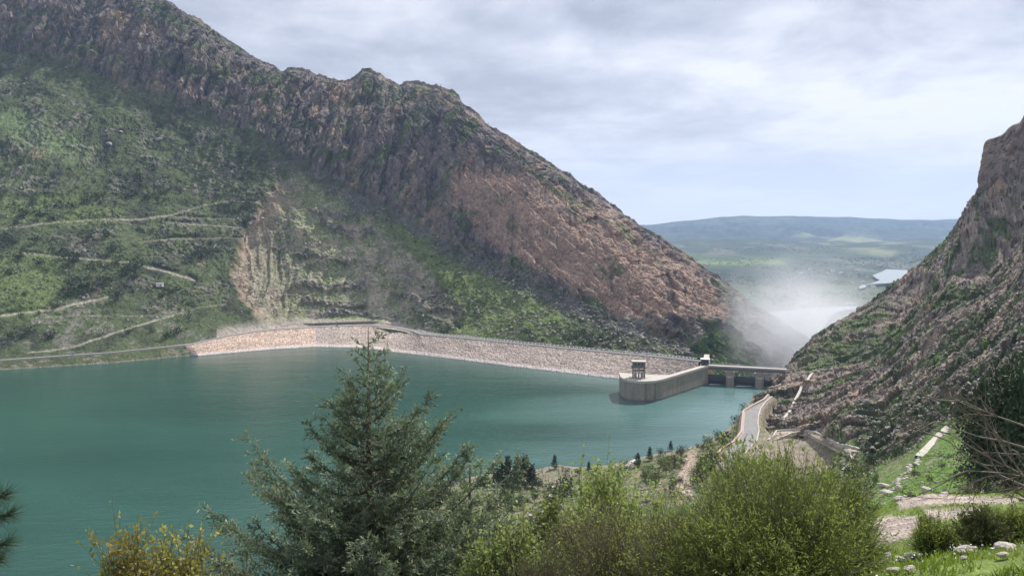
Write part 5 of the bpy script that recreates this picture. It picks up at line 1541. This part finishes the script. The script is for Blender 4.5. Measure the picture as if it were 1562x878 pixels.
for i in ids:
    k = random.choice(['olive', 'low', 'green']); uu_ = HU.ravel()[i]
    lab = {'olive': 'olive scrub bush', 'low': 'low dark scrub bush', 'green': 'rounded dark scrub bush'}[k] + ' on the near shore ' + ('below the lone pine' if uu_ < 900 else 'left of the gravel path' if uu_ < 1060 else 'between the gravel path and the asphalt road' if uu_ < 1150 else 'below the dirt yard')
    plant('scrub_bush', k, HPf[i] - np.array([0, 0, .15]), random.uniform(2.2, 6.0), lab, 'bush', lab)
ids = rng.choice(wsx.size, 2500, replace=False, p=wsx)
scatter_clumps('undergrowth', HPf[ids], rng.uniform(0.5, 1.8, len(ids)), 12, M['shrub_olive'])
ids = rng.choice(wsx.size, 1500, replace=False, p=wsx)
scatter_rocks('rubble', HPf[ids], rng.uniform(0.3, 1.0, len(ids)) ** 2 * 1.6 + 0.15, M['boulder'])
# bare saplings on the burnt shore
mb = MB()
for k in range(60):
    u, v = random.uniform(780, 880), random.uniform(716, 745)
    p = hit(u, v, 250); h = random.uniform(2.5, 5.5)
    mb.tube([p, p + np.array([random.uniform(-.3, .3), 0, h])], [0.16, 0.05], 4)
o = mb.build('bare_saplings', M['bark']); tag(o, kind='stuff')
wl2 = [hit(u, v, 250) for u, v in [(955, 714), (963, 708), (972, 703)]]
o = wallrun('shore_wall', wl2, 2.5, 2.0, M['concrete_pale']); tag(o, 'short pale wall at the near water edge left of the dark conifers', 'wall')
for u, v, s_ in [(836, 757, 7), (822, 783, 6), (812, 787, 6), (828, 781, 5), (840, 768, 4), (842, 742, 4), (760, 735, 4), (772, 752, 4)]:
    p = hit(u, v, 230); rock(p, s_, 'pale flat rock on the tawny slope of the near shore', 'pale rocks on the shore slope', True, flat=0.5)

# big dark pines at the right edge, and a pale rounded bush
for u, vt, Y_, h in [(1552, 512, 95, 15), (1592, 480, 90, 18), (1512, 590, 120, 11), (1562, 600, 100, 10)]:
    x_0 = (u - 781) / FPX * Y_; zt = EYE + (345 - vt) / FPX * Y_
    g_ = gz(x_0, Y_); h = max(zt - g_, 6)
    plant('dark_pine', 'bigpine2' if u > 1530 else 'bigpine', (x_0, Y_, g_ - .3), h, {1552: 'tall dark pine at the right edge in front of the rocky slope', 1592: 'tallest dark pine mostly cut off by the right edge', 1512: 'shorter dark pine left of the tall ones at the right edge', 1562: 'low dark pine between the taller ones at the right edge'}[u], 'pine tree', None, 0.58 if u > 1530 else 0.85)
p = hit(1487, 746, 80); plant('round_bush', 'lime', p - np.array([0, 0, .2]), 38 * p[1] / FPX, 'pale green rounded bush above the gravel path at the right', 'bush', None, 0.9)
for u, v, hp in [(1365, 700, 26), (1350, 705, 22), (1462, 640, 30), (1503, 600, 34), (1440, 600, 22)]:
    p = hit(u, v, 150); plant('slope_tree', 'green', p - np.array([0, 0, .2]), hp * p[1] / FPX, 'dark tree at the lower edge of the right rocky slope', 'tree', 'trees at the foot of the right slope', 0.8)

# ================================================================== FOREGROUND PLANTS
def spread_poly(base, tips, n, bow=0.1):
    """n-point polylines base->tips with an upward bow"""
    t_ = np.linspace(0, 1, n)[None, :, None]
    pl = base[:, None] + (tips - base)[:, None] * t_
    L_ = np.linalg.norm(tips - base, axis=1)[:, None]
    pl[..., 2] += bow * L_ * np.sin(np.pi * t_[..., 0]) * 1.0
    return pl


def conifer(name, x0, y0, ztop, prof, label, seed, n_b=120, tone=(1, 1, 1), leafm='cedar', gap=1.0, dens=1.0):
    """prof: [(height below the top, half width)] in metres"""
    rs = np.random.default_rng(seed); random.seed(seed)
    zg = gz(x0, y0) - 0.2
    H = ztop - zg
    t = empty(name, (x0, y0, zg), 0, label, 'conifer tree')
    pd, pw_ = [a for a, b in prof], [b for a, b in prof]
    MB().tube([(0, 0, 0), (0.05, 0, H * .35), (-0.03, 0.02, H * .7), (0.0, 0, H - 0.02)], [0.16, 0.12, 0.055, 0.006], 8).build('trunk', M['bark'], t, smooth=True)
    ga = rs.random() * 6
    for b in range(n_b):
        f = ((b + 0.5) / n_b) ** 0.62
        dp = 0.10 + f * (H - 1.1)
        hw = np.interp(dp, pd, pw_)
        az = b * 2.39996 + rs.normal(0, 0.3)
        Lb_ = hw * (0.50 + 0.62 * rs.random() ** 1.4) + 0.05
        zb_ = H - dp
        elev = 0.50 - 0.28 * f + rs.normal(0, 0.09)
        n = 9
        s_ = np.linspace(0, 1, n)
        rr = Lb_ * s_ * cos(elev); zz = Lb_ * (np.sin(elev) * s_ + 0.18 * s_ ** 2.2 - 0.12 * np.sin(np.pi * s_))
        wob = np.cumsum(rs.normal(0, 0.035, n)) * s_
        bx = rr * cos(az + 0) - wob * Lb_ * sin(az); by = rr * sin(az) + wob * Lb_ * cos(az)
        bpts = np.stack([bx, by, zb_ + zz - Lb_ * 0.25 * (1 - 0.0)], 1); bpts[0] = (0, 0, zb_ - Lb_ * 0.25)
        bo = MB().tube(bpts, np.linspace(0.008 + 0.016 * min(Lb_, 2), 0.003, n), 4).build('bough', M['bark'], t)
        # side twigs
        nt = max(5, int(Lb_ * 21 * dens))
        ts = np.clip(rs.random(nt) ** 0.75, 0.1, 0.99)
        bi = np.interp(ts, s_, bpts[:, 0]), np.interp(ts, s_, bpts[:, 1]), np.interp(ts, s_, bpts[:, 2])
        bp = np.stack(bi, 1)
        bd = (bpts[-1] - bpts[0]); bd /= np.linalg.norm(bd)
        side = np.cross(bd, [0, 0, 1.0]); side /= np.linalg.norm(side) + 1e-9
        sg = np.where(rs.random(nt) < 0.5, -1, 1)[:, None]
        tl_ = (0.14 + 0.36 * Lb_ * (1 - ts) ** 0.8 * 0.6 + 0.14 * rs.random(nt))
        dirs = bd * (0.65 + 0.3 * rs.random((nt, 1))) + side * sg * (0.75 + 0.3 * rs.random((nt, 1))) + np.array([0, 0, 1.0]) * rs.normal(0.02, 0.30, (nt, 1))
        dirs /= np.linalg.norm(dirs, axis=1)[:, None]
        tips = bp + dirs * tl_[:, None]
        pl = spread_poly(bp, tips, 2, -0.06)
        tv, tf = tubes(pl, np.linspace(0.005, 0.0022, 2)[None] * np.ones((nt, 1)))
        tag(mesh_np('twigs', tv, tf, M['twig'], parent=bo), kind='stuff')
        # short tufts all along the twigs and the outer bough
        segs0 = np.concatenate([bp, bpts[3:-1]]); segs1 = np.concatenate([tips, bpts[4:]])
        ll = np.linalg.norm(segs1 - segs0, axis=1)
        k = np.maximum((ll / 0.0215 * dens).astype(int), 2)
        idx = np.repeat(np.arange(len(ll)), k)
        u_ = rs.random(len(idx)) ** 0.8
        c = segs0[idx] + (segs1 - segs0)[idx] * u_[:, None]
        sd_ = (segs1 - segs0)[idx]; sd_ /= np.linalg.norm(sd_, axis=1)[:, None]
        c = c + 0.012 * rs.standard_normal(c.shape)
        up = sd_ * 0.9 + 0.55 * rs.standard_normal(c.shape) + np.array([0, 0, 0.25])
        global rng
        keep = rng; rng = rs
        v, fq = quads(c, (0.070 + 0.068 * rs.random(len(c))), 0.25, up=up)
        rng = keep
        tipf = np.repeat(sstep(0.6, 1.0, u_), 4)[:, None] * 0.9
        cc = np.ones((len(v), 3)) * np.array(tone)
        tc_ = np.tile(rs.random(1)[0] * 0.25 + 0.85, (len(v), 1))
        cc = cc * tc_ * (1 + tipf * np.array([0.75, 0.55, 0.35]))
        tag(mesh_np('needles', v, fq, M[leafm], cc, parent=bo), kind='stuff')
    return t


conifer('conifer', (560 - 781) / FPX * 15, 15.0, EYE + (345 - 498) / FPX * 15,
        [(0, 0.04), (0.3, 0.28), (0.6, 0.25), (0.9, 0.5), (1.3, 0.9), (1.8, 1.3), (2.3, 1.75), (2.9, 2.3), (3.6, 3.0), (4.4, 3.8), (5.4, 4.0), (8, 2.6)],
        'big blue-green conifer with upturned boughs in front of the lake', 5, 190)
conifer('conifer', (716 - 781) / FPX * 17.5, 17.5, EYE + (345 - 695) / FPX * 17.5, [(0, 0.1), (0.5, 0.55), (1.2, 1.0), (2.5, 1.3), (6, 1.4)],
        'smaller grey-green conifer with buff tips at the right of the big one', 8, 60, (1.25, 1.2, 1.0))


def broom(name, u, vtop, Y_, wpx, label, cat, seed, n=1500, stem='twig', leaf='broom', leaves=9000, lean=(0, 0), leafsize=0.035, upness=1.0, sub=3, base_frac=0.18, asp=0.35, drop=0.36, s0=0.34, wisp=1.0):
    """a bush of many thin upright stems fanning from its foot"""
    rs = np.random.default_rng(seed)
    x0 = (u - 781) / FPX * Y_
    zg = gz(x0, Y_) - 0.1
    H = EYE + (345 - vtop) / FPX * Y_ - zg
    Rw = wpx / FPX * Y_ / 2
    t = empty(name, (x0, Y_, zg), 0, label, cat)
    a = rs.random(n) * 2 * pi; r = np.sqrt(rs.random(n))
    base = np.stack([base_frac * Rw * r * np.cos(a), base_frac * Rw * r * np.sin(a), 0 * a], 1)
    nl = 13
    la_ = rs.random(nl) * 2 * pi; lr_ = np.sqrt(rs.random(nl)) * 0.95; lh_ = 0.62 + 0.38 * rs.random(nl)
    lc = np.stack([lr_ * np.cos(la_), lr_ * np.sin(la_)], 1); lh_[np.argmin(lr_)] = 1.0
    which = rs.integers(0, nl, n)
    rel = lc[which] + rs.normal(0, 0.20, (n, 2))
    r = np.clip(np.hypot(rel[:, 0], rel[:, 1]), 0, 1.3); a = np.arctan2(rel[:, 1], rel[:, 0])
    dl = np.linalg.norm(rel - lc[which], axis=1)
    hh = H * (1.0 - drop * np.minimum(r, 1.1) ** 2 * upness) * lh_[which] * (1.0 - 0.9 * dl ** 2) * (0.55 + 0.47 * rs.random(n) ** 0.6)
    hh = hh * np.where(rs.random(n) < 0.035, 1.0 + wisp * (0.08 + 0.14 * rs.random(n)), 1.0)
    tips = np.stack([Rw * r * np.cos(a) + lean[0] * hh, Rw * r * np.sin(a) * 0.9 + lean[1] * hh, hh], 1)
    k = 5
    tt_ = np.linspace(0, 1, k)[None, :, None]
    pl = base[:, None] * (1 - tt_) + tips[:, None] * tt_
    bow = (tt_[..., 0] * (1 - tt_[..., 0])) * 0.5 * r[:, None] * Rw
    pl[..., 2] += bow * 0.5
    pl[..., 0] -= (np.cos(a)[:, None] * bow * -0.6); pl[..., 1] -= (np.sin(a)[:, None] * bow * -0.6)
    pl += 0.02 * H * np.cumsum(rs.standard_normal(pl.shape), axis=1) * (tt_ > 0) * 0.5
    rad = np.linspace(1, 0.28, k)[None] * (0.0045 + 0.004 * rs.random(n))[:, None]
    v, f = tubes(pl, rad)
    tag(mesh_np('stems', v, f, M[stem], parent=t), kind='stuff')
    # side shoots
    m_ = n * sub
    i = rs.integers(0, n, m_); s_ = rs.random(m_) * (0.96 - s0) + s0
    q0 = s_ * (k - 1); j = np.minimum(q0.astype(int), k - 2); fr_ = (q0 - j)[:, None]
    p0 = pl[i, j] * (1 - fr_) + pl[i, j + 1] * fr_
    d = pl[i, j + 1] - pl[i, j]; d /= np.linalg.norm(d, axis=1)[:, None]
    d = d + 0.42 * rs.standard_normal(d.shape); d[:, 2] += 0.25; d /= np.linalg.norm(d, axis=1)[:, None]
    L_ = H * (0.08 + 0.13 * rs.random(m_))
    p1 = p0 + d * L_[:, None]
    pl2 = spread_poly(p0, p1, 2, 0.03)
    v, f = tubes(pl2, np.array([0.0038, 0.0018])[None] * np.ones((m_, 1)))
    tag(mesh_np('shoots', v, f, M[leaf if (leaf == 'broom' and stem == 'twig') else stem], parent=t), kind='stuff')
    # leaves along shoots and upper stems
    g_ = rs.integers(0, m_, leaves); u_ = rs.random(leaves)[:, None]
    c = p0[g_] + (p1 - p0)[g_] * u_ + 0.012 * rs.standard_normal((leaves, 3))
    global rng
    keep = rng; rng = rs
    v, f = quads(c, leafsize * (0.6 + 0.8 * rs.random(leaves)), asp, up=d[g_] * 0.8)
    rng = keep
    tag(mesh_np('leaves', v, f, M[leaf], parent=t), kind='stuff')
    return t


broom('broom_bush', 1190, 688, 10.5, 370, 'largest green broom bush, its fine stems fanning out at the bottom of the view', 'bush', 1, 1250, 'twig', 'broom', 36000, leafsize=0.052, sub=4, asp=0.32, drop=0.24)
broom('broom_bush', 1290, 728, 11.5, 150, 'green broom bush leaning out at the right of the largest one', 'bush', 2, 900, 'twig', 'broom', 9000, lean=(0.18, 0), sub=4)
broom('broom_bush', 970, 750, 12.5, 300, 'pinkish brown twiggy bush with sparse leaves in the bottom middle', 'bush', 3, 1300, 'twig_pink', 'broom', 36000, lean=(-0.10, 0), sub=4, leafsize=0.04, drop=0.26)
broom('broom_bush', 1075, 745, 11.5, 240, 'twiggy green bush between the pinkish one and the largest broom', 'bush', 4, 1100, 'twig_pink', 'broom', 20000, sub=3, leafsize=0.048, drop=0.26)
broom('leafy_shrub', 928, 706, 15, 215, 'lime green leafy shrub rising behind the pinkish twigs', 'shrub', 5, 520, 'twig', 'lime', 24000, leafsize=0.075, sub=6, asp=0.75, s0=0.7, drop=0.2)
broom('leafy_shrub', 1195, 683, 13.5, 260, 'bright green leafy shrub showing over the top of the largest broom', 'shrub', 6, 420, 'twig', 'lime', 20000, leafsize=0.07, sub=6, asp=0.6, s0=0.7, drop=0.2)
broom('leafy_shrub', 855, 768, 14, 120, 'yellow green leafy shrub left of the pinkish twigs', 'shrub', 7, 380, 'twig', 'lime', 15000, leafsize=0.065, sub=6, asp=0.7, s0=0.66, drop=0.2)
broom('leafy_shrub', 785, 785, 13, 150, 'lime green leafy shrub at the bottom beside the grey-green conifer', 'shrub', 8, 420, 'twig', 'lime', 18000, leafsize=0.07, sub=6, asp=0.7, s0=0.6, drop=0.2)
broom('leafy_shrub', 836, 822, 11, 130, 'brown and green low shrub at the bottom between two lime shrubs', 'shrub', 9, 500, 'twig_pink', 'shrub_olive', 9000, leafsize=0.05, sub=5, asp=0.5, s0=0.5)
broom('yellow_shrub', 178, 810, 9, 75, 'yellow shrub with one tall tuft at the bottom left over the water', 'shrub', 10, 160, 'twig', 'yellow', 9000, leafsize=0.06, sub=8, asp=0.6, s0=0.78, drop=0.12, wisp=0.0)
broom('yellow_shrub', 228, 838, 9.3, 150, 'rounded yellow ochre shrub at the bottom left right of the tall tuft', 'shrub', 11, 300, 'twig', 'yellow', 20000, leafsize=0.06, sub=8, asp=0.6, s0=0.75, drop=0.08, wisp=0.0)
broom('pale_shrub', 335, 858, 9.5, 90, 'pale silvery twigs just showing at the bottom left of the big conifer', 'shrub', 12, 160, 'twig', 'shrub_olive', 5000, leafsize=0.05, sub=6, s0=0.75, drop=0.1)
broom('broom_bush', 1445, 788, 14, 95, 'small green broom bush standing by the gravel patches', 'bush', 13, 700, 'twig', 'broom', 7000, sub=4, leafsize=0.035)
broom('broom_bush', 1525, 775, 13, 80, 'dark leafy broom at the right edge above two grey stones', 'bush', 14, 420, 'twig', 'shrub_olive', 8000, sub=5, leafsize=0.05, asp=0.5)
broom('broom_bush', 1575, 770, 13, 90, 'green bush cut off by the right edge above the rocks', 'bush', 15, 420, 'twig', 'broom', 7000, sub=4, leafsize=0.045, asp=0.5)


def bare_tree(name, base, boughs, label, seed):
    rs = random.Random(seed); t = empty(name, tuple(base), 0, label, 'tree')
    mb = MB(); mb.tube([(0, 0, -0.3), (0.1, 0, 1.2), (0, 0.1, 2.6), (-0.1, 0, 3.8)], [0.10, 0.08, 0.055, 0.03], 8); mb.build('trunk', M['bark'], t, smooth=True)
    def grow(mb, p, d, L_, r, lev):
        pts = [p]; k = 6
        for i in range(k):
            d = (d + Vector((rs.gauss(0, .12), rs.gauss(0, .12), rs.gauss(0, .10) + 0.02))).normalized()
            pts.append(pts[-1] + d * L_ / k)
        mb.tube([tuple(q_) for q_ in pts], [r * (1 - 0.75 * i / k) for i in range(k + 1)], 5 if lev < 2 else 3)
        if lev < 3:
            for i in range(5 if lev < 2 else 4):
                j = rs.randint(1, k); dd_ = (pts[j] - pts[j - 1]).normalized()
                ax_2 = dd_.cross(Vector((rs.gauss(0, 1), rs.gauss(0, 1), rs.gauss(0, 1)))).normalized()
                grow(mb, pts[j], (dd_ + ax_2 * rs.uniform(.5, .9)).normalized(), L_ * rs.uniform(.35, .6), r * 0.5, lev + 1)
    for z0, dx, dy, dz, L_ in boughs:
        mb = MB(); grow(mb, Vector((0, 0, z0)), Vector((dx, dy, dz)).normalized(), L_, 0.022, 0); mb.build('bough', M['twig'], t)
    return t
bx = (1650 - 781) / FPX * 9; bgz = gz(bx, 9)
zz_ = lambda v: EYE + (345 - v) / FPX * 9 - bgz
bare_tree('bare_tree', (bx, 9, bgz), [(zz_(760), -1, 0.1, 0.35, 1.5), (zz_(700), -1, 0.2, 0.12, 1.6), (zz_(735), -1, -.1, 0.18, 1.4), (zz_(680), -1, .1, 0.3, 1.3), (zz_(800), -1, 0, 0.2, 1.1), (zz_(770), -1, .3, 0.05, 1.5)], 'leafless tree at the right edge, bare grey boughs reaching in over the gravel', 4)

# pine bough at the left edge
def edge_pine():
    Y_ = 4.2; x0 = (-220 - 781) / FPX * Y_; zg = gz(x0, Y_)
    t = empty('young_pine', (x0, Y_, zg - .1), 0, 'young pine at the left edge, only its long needle tips in view', 'pine tree')
    MB().tube([(0, 0, 0), (0.02, 0, 1.0), (0, 0, 2.3)], [0.06, 0.045, 0.012], 7).build('trunk', M['bark'], t, smooth=True)
    for (u, v) in [(-6, 762), (-12, 800), (-4, 838), (-30, 870), (-40, 740), (-60, 820)]:
        tip = np.array([(u - 781) / FPX * Y_ - x0, random.uniform(-.05, .05), EYE + (345 - v) / FPX * Y_ - zg + .1])
        root = np.array([0, 0, tip[2] - 0.18])
        pts = [root + (tip - root) * k / 5 + np.array([0, 0, 0.05 * sin(pi * k / 5)]) for k in range(6)]
        bo = MB().tube(pts, [0.014, .012, .01, .008, .006, .004], 5).build('bough', M['bark'], t)
        n = 420
        k_ = rng.random(n) ** 0.5
        c = root + (tip - root) * k_[:, None]
        d = (tip - root) / np.linalg.norm(tip - root) + 0.75 * rng.standard_normal((n, 3)); d /= np.linalg.norm(d, axis=1)[:, None]
        pl = spread_poly(c, c + d * (0.09 + 0.03 * rng.random((n, 1))), 3, 0.02)
        v_, f_ = tubes(pl, np.array([.0011, .0011, .0004])[None] * np.ones((n, 1)))
        tag(mesh_np('needles', v_, f_, M['pine'], parent=bo), kind='stuff')
edge_pine()

# ---- grass of the near shelf
gm_ = HS['gravel']
def gmask(x, y):
    a = x / (y + OFFX); j = np.clip(np.searchsorted(ax_, a), 0, len(ax_) - 1); i = np.clip(np.searchsorted(Yh, y), 0, len(Yh) - 1)
    return gm_[i, j], HS_Z[i, j]
N = 42000
yy = 7.5 + 38 * rng.random(N) ** 1.7; uu = rng.uniform(780, 1620, N)
xx = (uu - 781) / FPX * yy
gk, _ = gmask(xx, yy)
tuft = fbm(xx / 0.8, yy / 0.8, 0, 3)
ok = (gk < 0.35 + 0.3 * rng.random(N)) & (tuft > -0.25)
xx, yy = xx[ok], yy[ok]; tuft = tuft[ok]
zz = np.array([gz(a, b) for a, b in zip(xx, yy)])
n = len(xx)
hgt = (0.04 + 0.09 * rng.random(n)) * (1 + 1.2 * np.clip(tuft, 0, 1)) 
base = np.stack([xx, yy, zz - .02], 1)
tip = base + np.stack([rng.normal(0, .35, n) * hgt, rng.normal(0, .35, n) * hgt, hgt], 1)
sdv = np.stack([np.cos(rng.random(n) * 6.28), np.sin(rng.random(n) * 6.28), 0 * xx], 1) * (0.006 + 0.0006 * yy[:, None])
mid = base * .5 + tip * .5 + np.stack([0 * xx, 0 * xx, 0.12 * hgt], 1)
v = np.stack([base - sdv, base + sdv, mid + sdv * .7, mid - sdv * .7, tip], 1).reshape(-1, 3)
b5 = np.arange(n)[:, None] * 5
o = mesh_np('grass', v, [b5 + np.array([[0, 1, 2, 3]]), b5 + np.array([[3, 2, 4]])], M['grass']); tag(o, kind='stuff')
# small white flowers
k = 260
xx2 = rng.uniform(1340, 1600, k); yy2 = rng.uniform(9, 20, k); x3 = (xx2 - 781) / FPX * yy2
pp = np.array([(a, b, gz(a, b) + .14) for a, b in zip(x3, yy2)])
v, f = quads(pp, np.full(k, 0.035), 0.9)
o = mesh_np('wild_flowers', v, f, M['foam']); tag(o, kind='stuff')

# ---- stones of the foreground
FR = [(1390, 853, 15, 'pale stone lying alone in the grass left of the small broom bush'), (1471, 846, 22, 'long pale stone below the small broom bush'), (1498, 830, 24, 'pale block right of the small broom bush'), (1532, 841, 22, 'dark grey boulder under the right hand bush'),
      (1529, 853, 15, 'small grey stone in front of the dark boulder'), (1557, 828, 20, 'grey rounded boulder at the right edge'), (1485, 842, 12, 'small stone between two pale blocks'), (1415, 748, 15, 'flat pinkish stone on the green bank above the gravel'), (1351, 742, 15, 'pinkish stone left of the rubble line'),
      (1356, 752, 16, 'pale stone at the foot of the rubble line'), (1484, 746, 13, 'pale stone under the rounded pale bush'), (1526, 739, 22, 'broad pale rock near the right edge above the gravel'), (1370, 744, 12, 'small stone inside the rubble line'), (1377, 760, 14, 'flat stone at the upper rim of the gravel'),
      (1541, 838, 12, 'small stone between the two grey boulders'), (1469, 857, 9, 'tiny stone in the grass below the long pale one'), (1376, 858, 14, 'flat stone left of the lone pale one'), (1388, 874, 14, 'pinkish stone at the bottom edge'), (1363, 876, 16, 'flat pinkish stone at the very bottom edge'), (1353, 851, 9, 'small white stone in the grass by the broom'),
      (1440, 756, 10, 'small stone on the gravel band'), (1503, 752, 11, 'stone where the gravel band meets the grass')]
for u, v, s_, lab in FR:
    p = hit(u, v, 6.5); rock(p + np.array([0, 0, 0.07]), 1.45 * s_ * p[1] / FPX, lab, None, True, 'stone', 0.75)
for k in range(34):
    f = k / 33; u = 1404 - 48 * f + random.uniform(-5, 5); v = 700 + 50 * f + random.uniform(-4, 4)
    p = hit(u, v, 60); rock(p, random.uniform(5, 10) * p[1] / FPX, 'pale stone in the rubble line running down from the concrete chute', 'stones of the rubble line', True, 'stone')
N = 2600
uu = rng.uniform(1300, 1565, N); yy = rng.uniform(10, 36, N); xx = (uu - 781) / FPX * yy; gk, _ = gmask(xx, yy)
ok = gk > 0.4 * rng.random(N) + 0.25
pts = np.array([(a, b, gz(a, b)) for a, b in zip(xx[ok], yy[ok])])
scatter_rocks('gravel', pts, rng.uniform(0.02, 0.09, len(pts)), M['pale_rock'])

# ================================================================== SMALL THINGS
def car(loc, rz, paint, label):
    t = empty('parked_car', loc, rz, label, 'car')
    MB().box((0, 0, 0.72), (4.3, 1.75, 0.62)).box((0.1, 0, 0.5), (4.4, 1.7, 0.25)).build('body', paint, t, bevel=.08)
    MB().box((-0.15, 0, 1.28), (2.5, 1.55, 0.55), top=0.8).build('cabin', M['glass'], t, bevel=.05)
    MB().box((-0.15, 0, 1.575), (1.9, 1.2, 0.05)).build('roof', paint, t)
    for sx in (-1.35, 1.35):
        for sy in (-.82, .82):
            MB().tube([(sx, sy - .1, .33), (sx, sy + .1, .33)], .33, 12).build('wheel', M['rubber'], t)
    for sy in (-.6, .6): MB().box((2.17, sy, .78), (.06, .3, .16)).build('headlight', M['white'], t)
    return t
p = near_m(106, 545.5)
i_ = 0
def on_road(u):
    Yv = float(np.interp((u - 781) / FPX / cp, linez(FOOT_OUT)[0], linez(FOOT_OUT)[1])) + 6; zv = float(np.interp((u - 781) / FPX / cp, linez(FOOT_OUT)[0], linez(FOOT_OUT)[2]))
    return ((u - 781) / FPX / cp * Yv, Yv, zv + 0.65)
car(on_road(106), R(15), M['blue_paint'], 'small blue car on the shore road across the lake')
car((P(514, 497, 1120)[0], 1120, 20.15), R(20), M['blue_paint'], 'blue car parked on the dam crest at the mountain foot')
car((P(521, 497, 1122)[0], 1123, 20.15), R(10), M['white'], 'white car parked beside the blue one on the dam crest')
p = near_m(243, 437)
hut = empty('white_hut', tuple(p), R(12), 'tiny white hut standing alone among the slope paths', 'hut')
MB().box((0, 0, 1.6), (9, 5, 4.4)).build('wall', M['white'], hut); MB().prism([(-5, -3), (5, -3), (5, 3), (-5, 3)], [3.8, 3.8, 4.8, 4.8], [4.1, 4.1, 5.1, 5.1]).build('roof', M['steel'], hut); MB().box((1.5, -2.53, 1.3), (1.4, .1, 2.4)).build('door', M['steel_dark'], hut)
# power poles on the right skyline
for (u, vb, hp, lab) in ((1427, 388, 15, 'tall power pole on the skyline of the right slope'), (1440, 376, 8, 'short power pole higher up the right skyline')):
    p = hit(u, vb + 2, 500); h = hp * p[1] / FPX
    t = empty('power_pole', tuple(p), R(20), lab, 'pole')
    for sx in (-1.1, 1.1): MB().tube([(sx, 0, -1), (sx * .8, 0, h)], [.28, .2], 6).build('pole', M['steel_dark'], t)
    MB().box((0, 0, h * .86), (5.0, .3, .35)).box((0, 0, h * .6), (2.0, .25, .25)).build('crossarm', M['steel_dark'], t)
# village houses by the far water
HM = M['white']
VL = [(1289, 402), (1296, 404), (1304, 401), (1300, 407), (1270, 415), (1262, 418), (1283, 417), (1308, 412), (1322, 424), (1316, 431), (1326, 437), (1308, 442), (1300, 434), (1335, 408), (1318, 405), (1276, 427), (1332, 440), (1295, 467), (1302, 466), (1235, 412), (1222, 418), (1348, 403)]
# wall/roof meshes shared
wb = MB().box((0, 0, 3), (14, 10, 8)).build('wall', HM); rb = MB().prism([(-7.5, -5.5), (7.5, -5.5), (7.5, 5.5), (-7.5, 5.5)], 7, 7.6).build('roof', M['concrete_pale']); db = MB().box((0, -5.05, 1.4), (2, .2, 3)).build('door', M['steel_dark'])
wd_, rd_, dd_ = wb.data, rb.data, db.data
for o in (wb, rb, db): bpy.data.objects.remove(o)
def vz(x, y):
    j = np.clip(np.searchsorted(txf, x / y), 0, len(txf) - 1); i = np.clip(np.searchsorted(Yf, y), 0, len(Yf) - 1); return float(Zf[i, j])
for u, v in VL:
    tx_, tz_ = (float(q_) for q_ in ray(u, v)); y = 1800.0
    while y < 12000 and vz(tx_ * y, y) < EYE + tz_ * y: y *= 1.01
    t = empty('village_house', (tx_ * y, y, vz(tx_ * y, y)), random.uniform(-.6, .6), 'tiny white house in the valley far below the dam', 'house', 'houses of the far village')
    s_ = random.uniform(0.8, 1.5); t.scale = (s_, s_, s_)
    for nm, d_ in (('wall', wd_), ('roof', rd_), ('door', dd_)):
        o = bpy.data.objects.new(nm, d_); COL.objects.link(o); o.parent = t
# far-off tree belts in the valley
N = 5200
uu = rng.uniform(1060, 1420, N); yy = rng.uniform(2100, 6500, N); xx = (uu - 781) / FPX * yy
cl2 = fbm(xx / 260, yy / 420, 5.0, 4)
ok = cl2 > 0.08
pts = np.array([(a, b, vz(a, b)) for a, b in zip(xx[ok], yy[ok])])
U2, V2 = proj(pts[:, 0], pts[:, 1], pts[:, 2])
okw = ~(inpoly(U2, V2, [(1325, 408), (1395, 408), (1395, 436), (1322, 436)]) | inpoly(U2, V2, [(1120, 474), (1312, 466), (1308, 474), (1270, 482), (1255, 560), (1100, 560)]))
scatter_clumps('woods', pts[okw], rng.uniform(6, 14, int(okw.sum())), 10, M['shrub'])

# ================================================================== SPRAY and HAZE
import bmesh
bm = bmesh.new(); bmesh.ops.create_icosphere(bm, subdivisions=3, radius=1.0)
me = bpy.data.meshes.new('spray_mist'); bm.to_mesh(me); bm.free()
mist = bpy.data.objects.new('spray_mist', me); COL.objects.link(mist)
mist.location = (385, 1000, 10); mist.scale = (135, 150, 145); mist.rotation_euler = (0, R(18), 0)
tag(mist, kind='stuff')
m, t, out = new_mat('spray')
tc_ = t.n('ShaderNodeTexCoord')
gg = t.n('ShaderNodeNewGeometry')
ln = t.n('ShaderNodeVectorMath', dict(operation='LENGTH')); t.link(tc_.outputs['Object'], ln.inputs[0])
fall = t.ramp(ln.outputs['Value'], [(0.0, 1.0), (0.45, 0.55), (0.8, 0.12), (1.0, 0.0)])
nz = t.noise(gg.outputs['Position'], 0.014, 4, 0.6, 0.6)
den = t.math('MULTIPLY', fall, t.ramp(nz, [(0.34, 0.0), (0.62, 1.0)]))
den = t.math('MULTIPLY', den, 0.023)
pv = t.n('ShaderNodeVolumePrincipled', None, Color=(0.93, 0.95, 1.0, 1), Density=den, Anisotropy=0.45)
t.link(pv.outputs[0], out.inputs['Volume'])
me.materials.append(m)

me = bpy.data.meshes.new('haze')
b_ = MB().box((0, 5750, 525), (38400, 19900, 1305)); me.from_pydata(np.concatenate(b_.v).tolist(), [], b_.f); me.update()
haze = bpy.data.objects.new('haze', me); COL.objects.link(haze); tag(haze, kind='stuff')
m, t, out = new_mat('haze_air')
pv = t.n('ShaderNodeVolumePrincipled', None, Color=(0.50, 0.68, 1.0, 1), Density=0.000048, Anisotropy=0.2)
pv.inputs['Density Attribute'].default_value = ''
t.link(pv.outputs[0], out.inputs['Volume'])
me.materials.append(m)
